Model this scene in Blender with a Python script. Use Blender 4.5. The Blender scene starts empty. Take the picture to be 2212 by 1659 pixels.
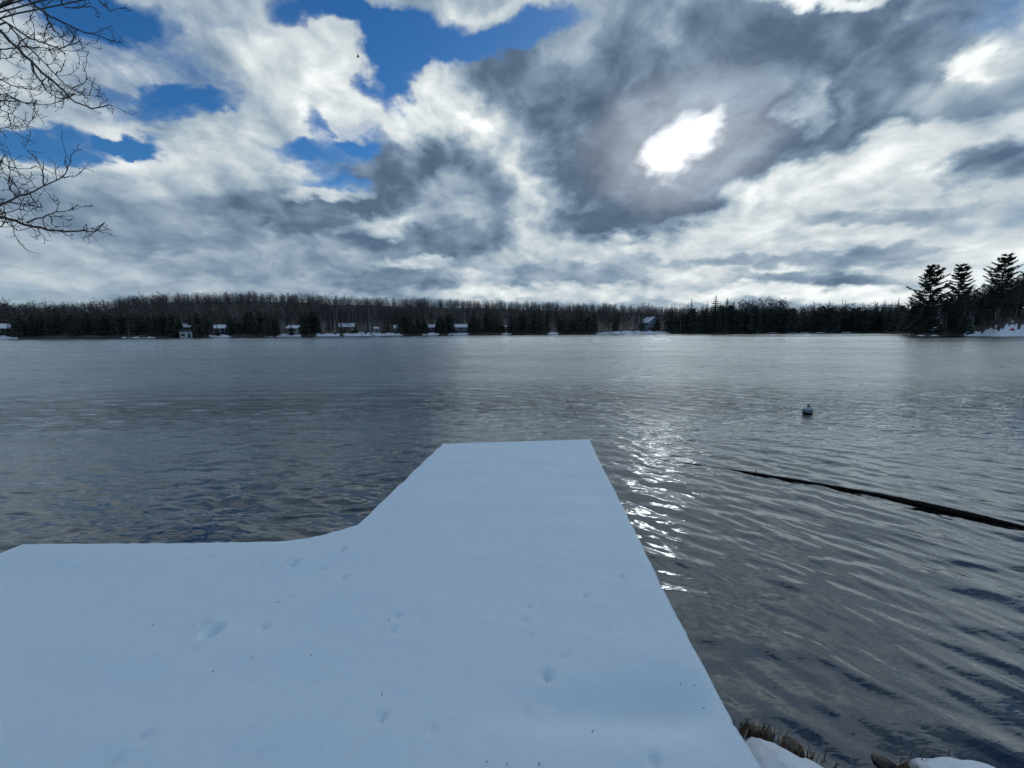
import bpy, math, random
import numpy as np
from mathutils import Vector, Matrix, noise as mnoise

SC = bpy.context.scene
COL = SC.collection
R = math.radians

# ------------------------------------------------------------------ camera
CAM_Z = 2.2                      # eye height over the lake; the dock's snow lies 0.6 m over the lake
FPX, CX, CY = 850.0, 1106.0, 829.5   # focal length and centre in a 2212 x 1659 copy of the photograph
PITCH = math.atan((CY - 713.0) / FPX)
ROLL = R(0.3)
_f = Vector((0, math.cos(PITCH), -math.sin(PITCH)))
_r0 = Vector((1, 0, 0)); _u0 = Vector((0, math.sin(PITCH), math.cos(PITCH)))
_r = _r0 * math.cos(ROLL) - _u0 * math.sin(ROLL)
_u = _u0 * math.cos(ROLL) + _r0 * math.sin(ROLL)
cam_data = bpy.data.cameras.new('camera')
cam = bpy.data.objects.new('camera', cam_data); COL.objects.link(cam)
M3 = Matrix((_r, _u, -_f)).transposed()
cam.matrix_world = Matrix.Translation((0, 0, CAM_Z)) @ M3.to_4x4()
cam_data.sensor_width = 36.0
cam_data.lens = 36.0 * FPX / 2212.0
cam_data.clip_start = 0.05; cam_data.clip_end = 5000
SC.camera = cam

def ray(px, py):
    return (_f + _r * ((px - CX) / FPX) + _u * ((CY - py) / FPX)).normalized()
def on_z(px, py, z=0.0):
    d = ray(px, py); t = (z - CAM_Z) / d.z
    return Vector((0, 0, CAM_Z)) + d * t
def azel(px, py):
    d = ray(px, py)
    return math.atan2(d.x, d.y), math.asin(d.z)

# ------------------------------------------------------------------ view
SC.view_settings.view_transform = 'Standard'
SC.view_settings.look = 'None'
SC.view_settings.gamma = 1.0
SC.view_settings.exposure = 0.0
SC.view_settings.use_curve_mapping = False
SC.render.engine = 'CYCLES'
SC.cycles.use_denoising = True
SC.cycles.use_adaptive_sampling = True; SC.cycles.adaptive_threshold = 0.015; SC.cycles.adaptive_min_samples = 16
SC.cycles.max_bounces = 5
SC.cycles.transparent_max_bounces = 6
SC.cycles.sample_clamp_indirect = 6.0
SC.cycles.caustics_reflective = False
SC.cycles.caustics_refractive = False

# ------------------------------------------------------------------ node helper
class NT:
    def __init__(s, tree):
        s.t = tree; s.t.nodes.clear()
    def n(s, typ, ins=None, **props):
        nd = s.t.nodes.new(typ)
        for k, v in props.items(): setattr(nd, k, v)
        for k, v in (ins or {}).items():
            sk = nd.inputs[k]
            if isinstance(v, bpy.types.NodeSocket): s.t.links.new(v, sk)
            else: sk.default_value = v
        return nd
    def m(s, op, a, b=None, c=None, clamp=False):
        nd = s.t.nodes.new('ShaderNodeMath'); nd.operation = op; nd.use_clamp = clamp
        for i, v in enumerate((a, b, c)):
            if v is None: continue
            if isinstance(v, bpy.types.NodeSocket): s.t.links.new(v, nd.inputs[i])
            else: nd.inputs[i].default_value = v
        return nd.outputs[0]
    def vm(s, op, a, b=None, scale=None):
        nd = s.t.nodes.new('ShaderNodeVectorMath'); nd.operation = op
        for i, v in enumerate((a, b)):
            if v is None: continue
            if isinstance(v, bpy.types.NodeSocket): s.t.links.new(v, nd.inputs[i])
            else: nd.inputs[i].default_value = v
        if scale is not None:
            if isinstance(scale, bpy.types.NodeSocket): s.t.links.new(scale, nd.inputs['Scale'])
            else: nd.inputs['Scale'].default_value = scale
        return nd.outputs['Value'] if op in ('LENGTH', 'DOT_PRODUCT', 'DISTANCE') else nd.outputs['Vector']
    def mix(s, f, a, b):
        nd = s.t.nodes.new('ShaderNodeMix'); nd.data_type = 'FLOAT'; nd.clamp_factor = True
        for i, v in ((0, f), (2, a), (3, b)):
            if isinstance(v, bpy.types.NodeSocket): s.t.links.new(v, nd.inputs[i])
            else: nd.inputs[i].default_value = v
        return nd.outputs[0]
    def mixc(s, f, a, b, blend='MIX'):
        nd = s.t.nodes.new('ShaderNodeMix'); nd.data_type = 'RGBA'; nd.blend_type = blend; nd.clamp_factor = True
        for i, v in ((0, f), (6, a), (7, b)):
            if isinstance(v, bpy.types.NodeSocket): s.t.links.new(v, nd.inputs[i])
            else: nd.inputs[i].default_value = v if not isinstance(v, tuple) or len(v) == 4 else (*v, 1)
        return nd.outputs[2]
    def rng(s, v, a, b, c=0.0, d=1.0, typ='SMOOTHSTEP'):
        nd = s.t.nodes.new('ShaderNodeMapRange'); nd.interpolation_type = typ; nd.clamp = (typ == 'LINEAR')
        for i, x in enumerate((v, a, b, c, d)):
            if isinstance(x, bpy.types.NodeSocket): s.t.links.new(x, nd.inputs[i])
            else: nd.inputs[i].default_value = x
        return nd.outputs[0]
    def noise(s, vec, scale, detail=4, rough=0.55, dist=0.0, dim='3D', typ='FBM', lac=2.0):
        nd = s.t.nodes.new('ShaderNodeTexNoise'); nd.noise_dimensions = dim; nd.noise_type = typ
        s.t.links.new(vec, nd.inputs['Vector'])
        for k, v in (('Scale', scale), ('Detail', detail), ('Roughness', rough), ('Distortion', dist), ('Lacunarity', lac)):
            nd.inputs[k].default_value = v
        return nd
    def ramp(s, v, stops, interp='LINEAR'):
        nd = s.t.nodes.new('ShaderNodeValToRGB'); cr = nd.color_ramp; cr.interpolation = interp
        while len(cr.elements) < len(stops): cr.elements.new(0.5)
        for e, (p, c) in zip(cr.elements, stops):
            e.position = p; e.color = (*c, 1) if len(c) == 3 else c
        s.t.links.new(v, nd.inputs[0])
        return nd.outputs[0]

def lin(r, g, b):
    f = lambda c: (c / 12.92 if c <= .04045 else ((c + .055) / 1.055) ** 2.4)
    return (f(r / 255), f(g / 255), f(b / 255))

# ------------------------------------------------------------------ sky
SUN_AZ, SUN_EL = azel(1470, 315)
world = bpy.data.worlds.new('World'); SC.world = world; world.use_nodes = True
W = NT(world.node_tree)
geo = W.n('ShaderNodeTexCoord').outputs['Generated']     # view direction
sep = W.n('ShaderNodeSeparateXYZ', {0: geo}).outputs
dx, dy, dz = sep[0], sep[1], sep[2]
zc = W.m('MAXIMUM', dz, 0.0)
inv = W.m('DIVIDE', 1.0, W.m('ADD', zc, 0.42))
P = W.n('ShaderNodeCombineXYZ', {0: W.m('MULTIPLY', dx, inv), 1: W.m('MULTIPLY', dy, inv), 2: 0.0}).outputs[0]
az = W.m('ARCTAN2', dx, dy); el = W.m('ARCSINE', dz)
AE = W.n('ShaderNodeCombineXYZ', {0: az, 1: el, 2: 1.0}).outputs[0]
# billow warp: large swirls and small puffs, both flattened toward the horizon with the cloud deck
w1 = W.noise(P, 4.0, 2, 0.5, 0.0).outputs['Color']
w2 = W.noise(P, 13.0, 4, 0.55, 0.0).outputs['Color']
amp = W.rng(el, 0.0, 0.45, 0.35, 1.0, 'LINEAR')
off = W.vm('ADD', W.vm('SCALE', W.vm('SUBTRACT', w1, (.5, .5, .5)), scale=0.15),
           W.vm('SCALE', W.vm('SUBTRACT', w2, (.5, .5, .5)), scale=0.11))
off = W.vm('SCALE', off, scale=amp)
off = W.vm('MULTIPLY', off, (1.3, 0.8, 0.0))
AEW = W.vm('ADD', AE, off)

def blob(px, py, sx, sy, rot, soft, vec, weight=1.0):
    """weight of an elliptical patch of sky; centre, half sizes and tilt in photograph pixels, turned into directions"""
    a0, e0 = azel(px, py); t = R(rot)
    a1, e1 = azel(px + sx * math.cos(t), py - sx * math.sin(t))
    a2, e2 = azel(px - sy * math.sin(t), py - sy * math.cos(t))
    (m11, m12), (m21, m22) = np.linalg.inv(np.array([[a1 - a0, a2 - a0], [e1 - e0, e2 - e0]]))
    q1 = W.vm('DOT_PRODUCT', vec, (m11, m12, -(m11 * a0 + m12 * e0)))
    q2 = W.vm('DOT_PRODUCT', vec, (m21, m22, -(m21 * a0 + m22 * e0)))
    r2 = W.m('MULTIPLY_ADD', q1, q1, W.m('MULTIPLY', q2, q2))
    return W.rng(r2, (1.0 + soft) ** 2, max(0.0, 1.0 - soft) ** 2, 0.0, weight)

# brightness of the cloud deck: (x, y, half width, half height, tilt, softness, level, weight)
LUM = [
 (250, 560, 900, 110, 0, .6, .66, 1), (500, 340, 360, 130, 0, .6, .78, 1), (90, 180, 160, 220, 0, .6, .74, .9),
 (160, 420, 180, 40, -5, .8, .60, .9), (330, 490, 170, 45, -8, .8, .54, .9), (520, 440, 110, 40, -10, .7, .58, .8), (120, 610, 200, 16, 2, .7, .74, .9),
 (330, 570, 140, 18, 4, .7, .72, .8), (420, 350, 110, 60, 0, .7, .80, .8), (240, 330, 160, 22, 4, .6, .80, .8),
 (480, 150, 150, 110, 20, .7, .66, .9), (690, 150, 130, 130, 0, .5, .86, 1), (620, 260, 90, 50, 0, .6, .84, 1),
 (560, 290, 80, 40, 0, .7, .72, .7), (1060, 30, 110, 40, 0, .5, .86, 1),
 (960, 200, 110, 90, 30, .6, .84, 1), (1190, 110, 140, 110, 25, .5, .88, 1), (1020, 140, 90, 70, 0, .6, .76, .8), (1000, 285, 150, 50, -5, .6, .88, 1),
 (860, 390, 150, 60, 8, .6, .40, 1), (740, 480, 170, 50, 0, .6, .42, 1), (700, 410, 60, 22, 10, .6, .86, .9), (650, 360, 45, 25, 0, .7, .80, .9),
 (920, 470, 130, 22, 12, .6, .88, .9), (1040, 425, 150, 45, 5, .6, .62, .8), (1060, 505, 110, 30, 0, .7, .50, .9), (1000, 545, 140, 32, 4, .6, .46, .9),
 (700, 540, 160, 20, -6, .7, .66, .8), (850, 590, 260, 22, 0, .7, .58, .8), (900, 570, 60, 10, 0, .7, .84, .8), (1010, 600, 60, 14, 0, .7, .88, .8), (880, 612, 90, 16, 4, .6, .46, .9),
 (1190, 350, 60, 90, 0, .7, .84, .8), (1180, 470, 60, 70, 0, .7, .84, .8),
 (1250, 240, 190, 110, -20, .55, .44, 1), (1500, 150, 330, 150, 8, .5, .48, 1), (1850, 150, 260, 140, 15, .5, .46, 1), (1340, 400, 150, 110, -20, .5, .41, 1),
 (1620, 390, 170, 90, 10, .5, .43, 1), (1380, 490, 150, 40, 6, .5, .39, 1), (1820, 260, 150, 60, 12, .6, .46, 1),
 (1210, 60, 40, 110, 15, .7, .72, .6), (1440, 45, 60, 50, 0, .7, .56, .6), (1830, 8, 140, 22, 3, .5, .92, 1), (2020, 60, 120, 60, 0, .7, .54, .8),
 (2150, 130, 80, 55, 20, .6, .90, 1), (2120, 215, 150, 40, 8, .7, .62, .9), (1950, 230, 60, 30, 30, .7, .66, .6),
 (1720, 225, 38, 45, 35, .7, .74, .9), (1450, 30, 40, 40, 0, .8, .66, .6),
 (1960, 340, 300, 36, 14, .6, .90, 1), (1700, 405, 110, 36, 18, .5, .96, 1), (1900, 440, 340, 90, 5, .6, .86, .9), (2150, 365, 120, 42, 12, .5, .46, 1), (2080, 450, 180, 40, 6, .8, .76, .9),
 (1900, 470, 180, 14, 3, .7, .60, .8), (1560, 500, 120, 32, 8, .6, .90, .9), (1330, 545, 140, 26, 0, .6, .82, .9), (1480, 560, 110, 22, 0, .7, .66, .8), (1180, 560, 110, 22, 3, .7, .80, .8),
 (1260, 600, 130, 20, 0, .7, .60, .8), (1550, 535, 200, 14, 2, .7, .86, .8), (1950, 540, 240, 26, 3, .7, .84, .8), (1700, 590, 260, 16, 0, .7, .92, .8),
 (1640, 612, 110, 14, -3, .5, .50, .95), (1830, 606, 90, 16, 2, .5, .50, .95), (1950, 555, 110, 16, 0, .6, .56, .8), (1600, 570, 100, 9, 0, .7, .62, .7), (1780, 562, 70, 20, 0, .6, .58, .8), (1500, 600, 90, 10, 0, .6, .90, .8),
 (1700, 638, 330, 14, 0, .6, .95, 1), (1250, 632, 260, 14, 2, .6, .86, .9), (2150, 600, 120, 60, 0, .6, .92, .9), (1060, 632, 60, 14, 0, .6, .88, .9),
]
# blue openings: (x, y, half width, half height, tilt, softness, depth)
GAP = [
 (848, 130, 38, 85, 0, .7, 1.3), (905, 60, 120, 52, -10, .6, 1.3), (1110, 80, 110, 32, 12, .6, 1.2), (745, 12, 120, 30, -12, .6, 1.1),
 (270, 110, 190, 60, -22, .9, .72), (360, 228, 95, 24, 5, .8, .9), (400, 30, 200, 36, 0, .9, .45), (215, 40, 70, 60, 0, .9, .7),
 (140, 300, 110, 26, -4, .7, 1.2), (290, 305, 50, 22, 0, .7, 1.0),
 (690, 325, 80, 30, 8, .6, 1.15), (725, 385, 55, 18, 5, .7, 1.0), (690, 250, 24, 22, 0, .8, .8), (770, 285, 50, 24, -20, .9, .5),
 (2180, 20, 90, 50, 0, .9, .35),
]
fb1 = W.noise(P, 6.4, 6, 0.50, 0.2).outputs[0]
fb2 = W.noise(W.vm('MULTIPLY', AEW, (1.0, 1.6, 1.0)), 11.0, 6, 0.56, 0.3).outputs[0]
far = W.rng(W.m('ABSOLUTE', az), 0.95, 1.3)              # the drawn part of the deck gives way to the same deck, at random
# base level of the deck anywhere in the sky
L = W.m('ADD', 0.68, W.m('MULTIPLY', W.m('SUBTRACT', W.noise(P, 1.1, 2, .5).outputs[0], 0.5), 0.9))
Lbase = L
for (x, y, sx, sy, ro, so, lv, wt) in LUM:
    L = W.mix(blob(x, y, sx, sy, ro, min(.95, so + .22), AEW, wt), L, lv)
L = W.m('ADD', L, W.m('MULTIPLY', W.m('SUBTRACT', fb1, 0.5), 0.44))
L = W.m('ADD', L, W.m('MULTIPLY', W.m('SUBTRACT', fb2, 0.5), 0.22))
# puffs catch the light on the side toward the sun
_sp = ray(1470, 315); SP = (_sp.x / (_sp.z + .42), _sp.y / (_sp.z + .42), 0)
tow = W.vm('NORMALIZE', W.vm('SUBTRACT', SP, P))
PW = W.vm('ADD', P, W.vm('SCALE', W.vm('SUBTRACT', w1, (.5, .5, .5)), scale=0.25))
pa = W.noise(PW, 8.5, 4, 0.5).outputs[0]
pb = W.noise(W.vm('ADD', PW, W.vm('SCALE', tow, scale=0.040)), 8.5, 4, 0.5).outputs[0]
L = W.m('ADD', L, W.m('MULTIPLY', W.m('SUBTRACT', pa, pb), W.rng(el, 0.05, 0.40, 0.16, 0.50, 'LINEAR')))
# holes in the deck: random, more of them toward the zenith, plus those in view
C = W.m('ADD', 0.62, W.m('MULTIPLY', W.m('SUBTRACT', W.noise(P, 1.6, 3, .55).outputs[0], 0.5), 1.2))
inview = W.rng(W.vm('LENGTH', W.vm('MULTIPLY', W.vm('SUBTRACT', AE, (0, .28, 0)), (1 / .95, 1 / .50, 0))), 1.25, 0.8)
C = W.mix(inview, W.m('SUBTRACT', C, 0.40), 0.95)
for (x, y, sx, sy, ro, so, dp) in GAP:
    C = W.m('SUBTRACT', C, blob(x, y, sx, sy, ro, min(.97, so + .12), AEW, dp))
C = W.m('ADD', C, W.m('MULTIPLY', W.m('SUBTRACT', fb2, 0.5), 0.8))
C = W.m('ADD', C, W.m('MULTIPLY', W.m('SUBTRACT', fb1, 0.5), 0.6))
C = W.rng(C, -0.30, 0.82)
# colours
deck = W.ramp(L, [(0.15, lin(62, 80, 102)), (0.42, lin(90, 110, 134)), (0.58, lin(129, 150, 171)), (0.72, lin(171, 187, 199)), (0.86, (0.69, 0.745, 0.765)), (1.0, (1.05, 1.09, 1.08))])
sky = W.n('ShaderNodeTexSky', sky_type='NISHITA', sun_disc=False)
sky.sun_elevation = SUN_EL; sky.sun_rotation = SUN_AZ; sky.altitude = 300; sky.dust_density = 0.3; sky.ozone_density = 2.0
bluebase = W.n('ShaderNodeHueSaturation', {'Saturation': 1.32, 'Value': 1.0, 'Color': W.vm('SCALE', sky.outputs[0], scale=0.085)}).outputs[0]
bluebase = W.vm('MULTIPLY', bluebase, (0.62, 0.90, 1.12))
col = W.mixc(C, bluebase, deck)
# thin cloud over the sun
hole = blob(1464, 314, 62, 36, 38, .85, W.vm('ADD', AE, W.vm('SCALE', off, scale=0.75)))
core = blob(1462, 318, 40, 24, 38, .8, W.vm('ADD', AE, W.vm('SCALE', off, scale=0.75)))
tail = blob(1540, 262, 34, 13, 42, .9, W.vm('ADD', AE, W.vm('SCALE', off, scale=0.5)))
halo = blob(1460, 312, 170, 110, 25, .95, W.vm('ADD', AE, W.vm('SCALE', off, scale=0.6)), 1.0)
glow = W.m('ADD', W.m('ADD', W.m('MULTIPLY', hole, 0.95), W.m('MULTIPLY_ADD', core, 16.0, W.m('MULTIPLY', tail, 0.55))), W.m('MULTIPLY', W.m('MULTIPLY', halo, halo), 0.24))
glowc = W.vm('SCALE', W.n('ShaderNodeCombineXYZ', {0: 1.0, 1: 0.98, 2: 0.94}).outputs[0], scale=glow)
col = W.vm('ADD', col, glowc)
bg = W.n('ShaderNodeBackground', {'Color': col, 'Strength': 1.0})
W.n('ShaderNodeOutputWorld', {'Surface': bg.outputs[0]})
world.cycles.sampling_method = 'MANUAL'; world.cycles.sample_map_resolution = 1024

# ------------------------------------------------------------------ sun, veiled by thin cloud
sun_data = bpy.data.lights.new('sun', 'SUN'); sun_data.energy = 0.28; sun_data.angle = R(64); sun_data.color = (0.97, 0.99, 1.0)
sun = bpy.data.objects.new('sun', sun_data); COL.objects.link(sun)
sd = ray(1470, 315)
sun.rotation_euler = (-sd).to_track_quat('-Z', 'Y').to_euler()

# ------------------------------------------------------------------ mesh and object helpers
rnd = random.Random(7)
class MB:
    """collects vertices and faces of one mesh"""
    def __init__(s): s.v = []; s.f = []; s.mi = []; s.cur = 0
    def poly(s, pts):
        b = len(s.v); s.v += [tuple(p) for p in pts]; s.f.append(tuple(range(b, b + len(pts)))); s.mi.append(s.cur)
    def box(s, c, h, rz=0.0, taper=1.0):
        cx, cy, cz = c; ca, sa = math.cos(rz), math.sin(rz); b = len(s.v)
        for z in (-1, 1):
            k = taper if z > 0 else 1.0
            for x, y in ((-1, -1), (1, -1), (1, 1), (-1, 1)):
                X, Y = x * h[0] * k, y * h[1] * k
                s.v.append((cx + X * ca - Y * sa, cy + X * sa + Y * ca, cz + z * h[2]))
        for q in ((0, 3, 2, 1), (4, 5, 6, 7), (0, 1, 5, 4), (1, 2, 6, 5), (2, 3, 7, 6), (3, 0, 4, 7)):
            s.f.append(tuple(b + i for i in q)); s.mi.append(s.cur)
    def tube(s, pts, rad, n=6, cap=True):
        rings = []
        up = Vector((0.13, 0.31, 0.94)).normalized()
        for i, p in enumerate(pts):
            p = Vector(p)
            t = (Vector(pts[min(i + 1, len(pts) - 1)]) - Vector(pts[max(i - 1, 0)])).normalized()
            a = t.cross(up)
            if a.length < 1e-3: a = t.cross(Vector((1, 0, 0)))
            a.normalize(); c = t.cross(a)
            b = len(s.v)
            for k in range(n):
                w = 2 * math.pi * k / n
                s.v.append(tuple(p + (a * math.cos(w) + c * math.sin(w)) * rad[i]))
            rings.append(b)
        for r0, r1 in zip(rings, rings[1:]):
            for k in range(n):
                s.f.append((r0 + k, r0 + (k + 1) % n, r1 + (k + 1) % n, r1 + k)); s.mi.append(s.cur)
        if cap:
            s.f.append(tuple(rings[0] + k for k in range(n))[::-1]); s.mi.append(s.cur)
            s.f.append(tuple(rings[-1] + k for k in range(n))); s.mi.append(s.cur)
    def lathe(s, prof, n=20, c=(0, 0, 0)):
        b = len(s.v)
        for r, z in prof:
            for k in range(n):
                w = 2 * math.pi * k / n
                s.v.append((c[0] + r * math.cos(w), c[1] + r * math.sin(w), c[2] + z))
        for i in range(len(prof) - 1):
            for k in range(n):
                s.f.append((b + i * n + k, b + i * n + (k + 1) % n, b + (i + 1) * n + (k + 1) % n, b + (i + 1) * n + k)); s.mi.append(s.cur)
    def mesh(s, name, mats, smooth=False):
        me = bpy.data.meshes.new(name); me.from_pydata(s.v, [], s.f)
        for m in (mats if isinstance(mats, (list, tuple)) else [mats]): me.materials.append(m)
        if any(s.mi): me.polygons.foreach_set('material_index', s.mi)
        if smooth: me.polygons.foreach_set('use_smooth', [True] * len(s.f))
        me.update(); return me

def link(name, me, parent=None, loc=None, rz=0.0, scale=None):
    o = bpy.data.objects.new(name, me); COL.objects.link(o)
    if loc is not None: o.location = loc
    o.rotation_euler[2] = rz
    if scale is not None: o.scale = (scale,) * 3 if isinstance(scale, (int, float)) else scale
    if parent is not None: o.parent = parent
    return o
def tag(o, label=None, cat=None, group=None, kind=None):
    if label: o['label'] = label
    if cat: o['category'] = cat
    if group: o['group'] = group
    if kind: o['kind'] = kind
    return o
def thing(name, label, cat, loc=(0, 0, 0), rz=0.0, group=None, scale=None):
    return tag(link(name, None, None, loc, rz, scale), label, cat, group)

def grid_mesh(name, X, Y, Z, mats, keep=None, smooth=True):
    """quad sheet over 2-D arrays of coordinates; keep masks the vertices that stay"""
    n, m = X.shape
    idx = np.arange(n * m).reshape(n, m)
    q = np.stack([idx[:-1, :-1], idx[:-1, 1:], idx[1:, 1:], idx[1:, :-1]], -1).reshape(-1, 4)
    V = np.stack([X.ravel(), Y.ravel(), Z.ravel()], -1)
    if keep is not None:
        k = keep.ravel(); q = q[k[q].all(1)]
        used = np.zeros(n * m, bool); used[q.ravel()] = True
        new = np.cumsum(used) - 1; V = V[used]; q = new[q]
    me = bpy.data.meshes.new(name)
    me.vertices.add(len(V)); me.vertices.foreach_set('co', V.astype(np.float32).ravel())
    me.loops.add(q.size); me.loops.foreach_set('vertex_index', q.astype(np.int32).ravel())
    me.polygons.add(len(q)); me.polygons.foreach_set('loop_start', np.arange(0, q.size, 4, dtype=np.int32))
    me.update(calc_edges=True)
    if smooth: me.polygons.foreach_set('use_smooth', np.ones(len(q), bool))
    for mm in (mats if isinstance(mats, (list, tuple)) else [mats]): me.materials.append(mm)
    me.validate(); me.update()
    return me
def raw_mesh(name, V, F, mat):
    """triangle soup from numpy arrays"""
    me = bpy.data.meshes.new(name)
    me.vertices.add(len(V)); me.vertices.foreach_set('co', V.astype(np.float32).ravel())
    me.loops.add(F.size); me.loops.foreach_set('vertex_index', F.astype(np.int32).ravel())
    me.polygons.add(len(F)); me.polygons.foreach_set('loop_start', np.arange(0, F.size, 3, dtype=np.int32))
    me.update(calc_edges=True); me.materials.append(mat); return me

def fbm2(x, y, seed, octaves=4, base=1.0, gain=0.5):
    """cheap smooth numpy noise: sums of rotated sines"""
    r = np.random.RandomState(seed); out = np.zeros_like(x); a = 1.0; f = base; tot = 0
    for o in range(octaves):
        for _ in range(4):
            t = r.uniform(0, 2 * np.pi); ph = r.uniform(0, 2 * np.pi); k = f * r.uniform(.7, 1.4)
            out += a * np.sin(k * (np.cos(t) * x + np.sin(t) * y) + ph) / 4
        tot += a; a *= gain; f *= 2.1
    return out / tot

# ------------------------------------------------------------------ materials
def material(name):
    m = bpy.data.materials.new(name); m.use_nodes = True
    return m, NT(m.node_tree)
def finish(n, color, rough=0.7, bump=None, bstr=0.3, bdist=0.02, spec=0.4, metal=0.0, normal=None):
    ins = {'Base Color': color if not isinstance(color, tuple) else (*color, 1) if len(color) == 3 else color, 'Roughness': rough, 'Specular IOR Level': spec, 'Metallic': metal}
    if bump is not None:
        ins['Normal'] = n.n('ShaderNodeBump', {'Height': bump, 'Strength': bstr, 'Distance': bdist}).outputs[0]
    p = n.n('ShaderNodeBsdfPrincipled', ins)
    n.n('ShaderNodeOutputMaterial', {'Surface': p.outputs[0]})
    return p
def varied(name, c1, c2, scale=3.0, rough=0.8, bump=0.3, bdist=0.02, stretch=(1, 1, 1), detail=4, spec=0.3):
    m, n = material(name)
    co = n.n('ShaderNodeTexCoord').outputs['Object']
    v = n.vm('MULTIPLY', co, stretch)
    f = n.noise(v, scale, detail, 0.6).outputs[0]
    rnd_ = n.n('ShaderNodeObjectInfo').outputs['Random']
    f2 = n.m('ADD', f, n.m('MULTIPLY', n.m('SUBTRACT', rnd_, 0.5), 0.35))
    c = n.mixc(n.rng(f2, 0.3, 0.7), c1, c2)
    finish(n, c, rough, f, bump, bdist, spec)
    return m

def snow_material(name, grain=1.0):
    m, n = material(name)
    co = n.n('ShaderNodeTexCoord').outputs['Object']
    f = n.noise(co, 160.0, 3, 0.65).outputs[0]
    g = n.noise(co, 14.0, 4, 0.55).outputs[0]
    h = n.noise(co, 2.2, 3, 0.5).outputs[0]
    c = n.mixc(n.rng(h, 0.3, 0.7), (0.75, 0.895, 0.96), (0.79, 0.92, 0.97))
    spk = n.rng(n.noise(co, 420.0, 1, 0.5).outputs[0], 0.62, 0.74)  # paler specks paint the sparkle of snow grains into the colour
    c = n.mixc(n.m('MULTIPLY', spk, 0.35), c, (0.93, 0.955, 0.97))
    bm = n.m('ADD', n.m('MULTIPLY', f, 0.22 * grain), n.m('MULTIPLY', g, 0.5))
    finish(n, c, 0.55, bm, 0.85, 0.012, 0.25)
    return m
M = {}
M['snow'] = snow_material('snow')
M['far_snow'] = varied('far_snow', (0.74, 0.80, 0.88), (0.84, 0.88, 0.93), 0.6, 0.7, 0.2, 0.1)
M['wood_dark'] = varied('weathered_wood', (0.10, 0.085, 0.07), (0.17, 0.15, 0.13), 4, 0.85, 0.4, 0.01, (1, 1, 8))
M['bark'] = varied('bark', (0.07, 0.06, 0.052), (0.12, 0.105, 0.095), 3, 0.95, 0.6, 0.03, (1, 1, .3))
M['bark_far'] = varied('grey_bark', (0.06, 0.055, 0.05), (0.11, 0.10, 0.095), 1, 0.95, 0.2)
M['birch'] = varied('birch_bark', (0.16, 0.155, 0.15), (0.40, 0.39, 0.37), 1.2, 0.8, 0.2, .02, (1, 1, 3))
M['twig'] = varied('twigs', (0.066, 0.058, 0.060), (0.110, 0.096, 0.094), 0.5, 0.95, 0.0)
M['twig_near'] = varied('near_twigs', (0.050, 0.040, 0.038), (0.10, 0.075, 0.07), 6, 0.9, 0.2)
M['needle'] = varied('conifer_needles', (0.058, 0.068, 0.060), (0.095, 0.108, 0.088), 0.4, 0.9, 0.0)
M['pine'] = varied('pine_needles', (0.060, 0.068, 0.060), (0.100, 0.108, 0.088), 0.5, 0.9, 0.0)
M['wall_white'] = varied('white_siding', (0.62, 0.64, 0.66), (0.74, 0.75, 0.76), 2, 0.7, 0.1)
M['wall_grey'] = varied('grey_siding', (0.22, 0.22, 0.21), (0.32, 0.32, 0.31), 2, 0.8, 0.1)
M['wall_blue'] = varied('blue_grey_siding', (0.18, 0.24, 0.30), (0.25, 0.32, 0.39), 2, 0.7, 0.1)
M['wall_brown'] = varied('brown_log_wall', (0.055, 0.04, 0.032), (0.09, 0.065, 0.05), 2, 0.85, 0.3)
M['wall_slate'] = varied('dark_blue_siding', (0.05, 0.065, 0.09), (0.08, 0.10, 0.13), 2, 0.8, 0.1)
M['glass'] = varied('window_glass', (0.02, 0.024, 0.03), (0.035, 0.04, 0.05), 1, 0.08, 0.0, spec=0.6)
M['trim'] = varied('white_trim', (0.6, 0.6, 0.6), (0.7, 0.7, 0.7), 2, 0.6, 0.0)
M['redwood'] = varied('red_stained_deck', (0.13, 0.035, 0.025), (0.19, 0.05, 0.04), 2, 0.8, 0.1)
M['red_paint'] = varied('red_hull', (0.32, 0.03, 0.035), (0.42, 0.05, 0.05), 2, 0.45, 0.05)
M['teal_paint'] = varied('dark_blue_hull', (0.03, 0.07, 0.12), (0.05, 0.10, 0.16), 2, 0.45, 0.05)
M['grass'] = varied('dry_grass', (0.09, 0.06, 0.03), (0.20, 0.135, 0.065), 9, 0.85, 0.0)
M['bird'] = varied('dark_feathers', (0.03, 0.032, 0.035), (0.06, 0.06, 0.065), 5, 0.8, 0.0)

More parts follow.
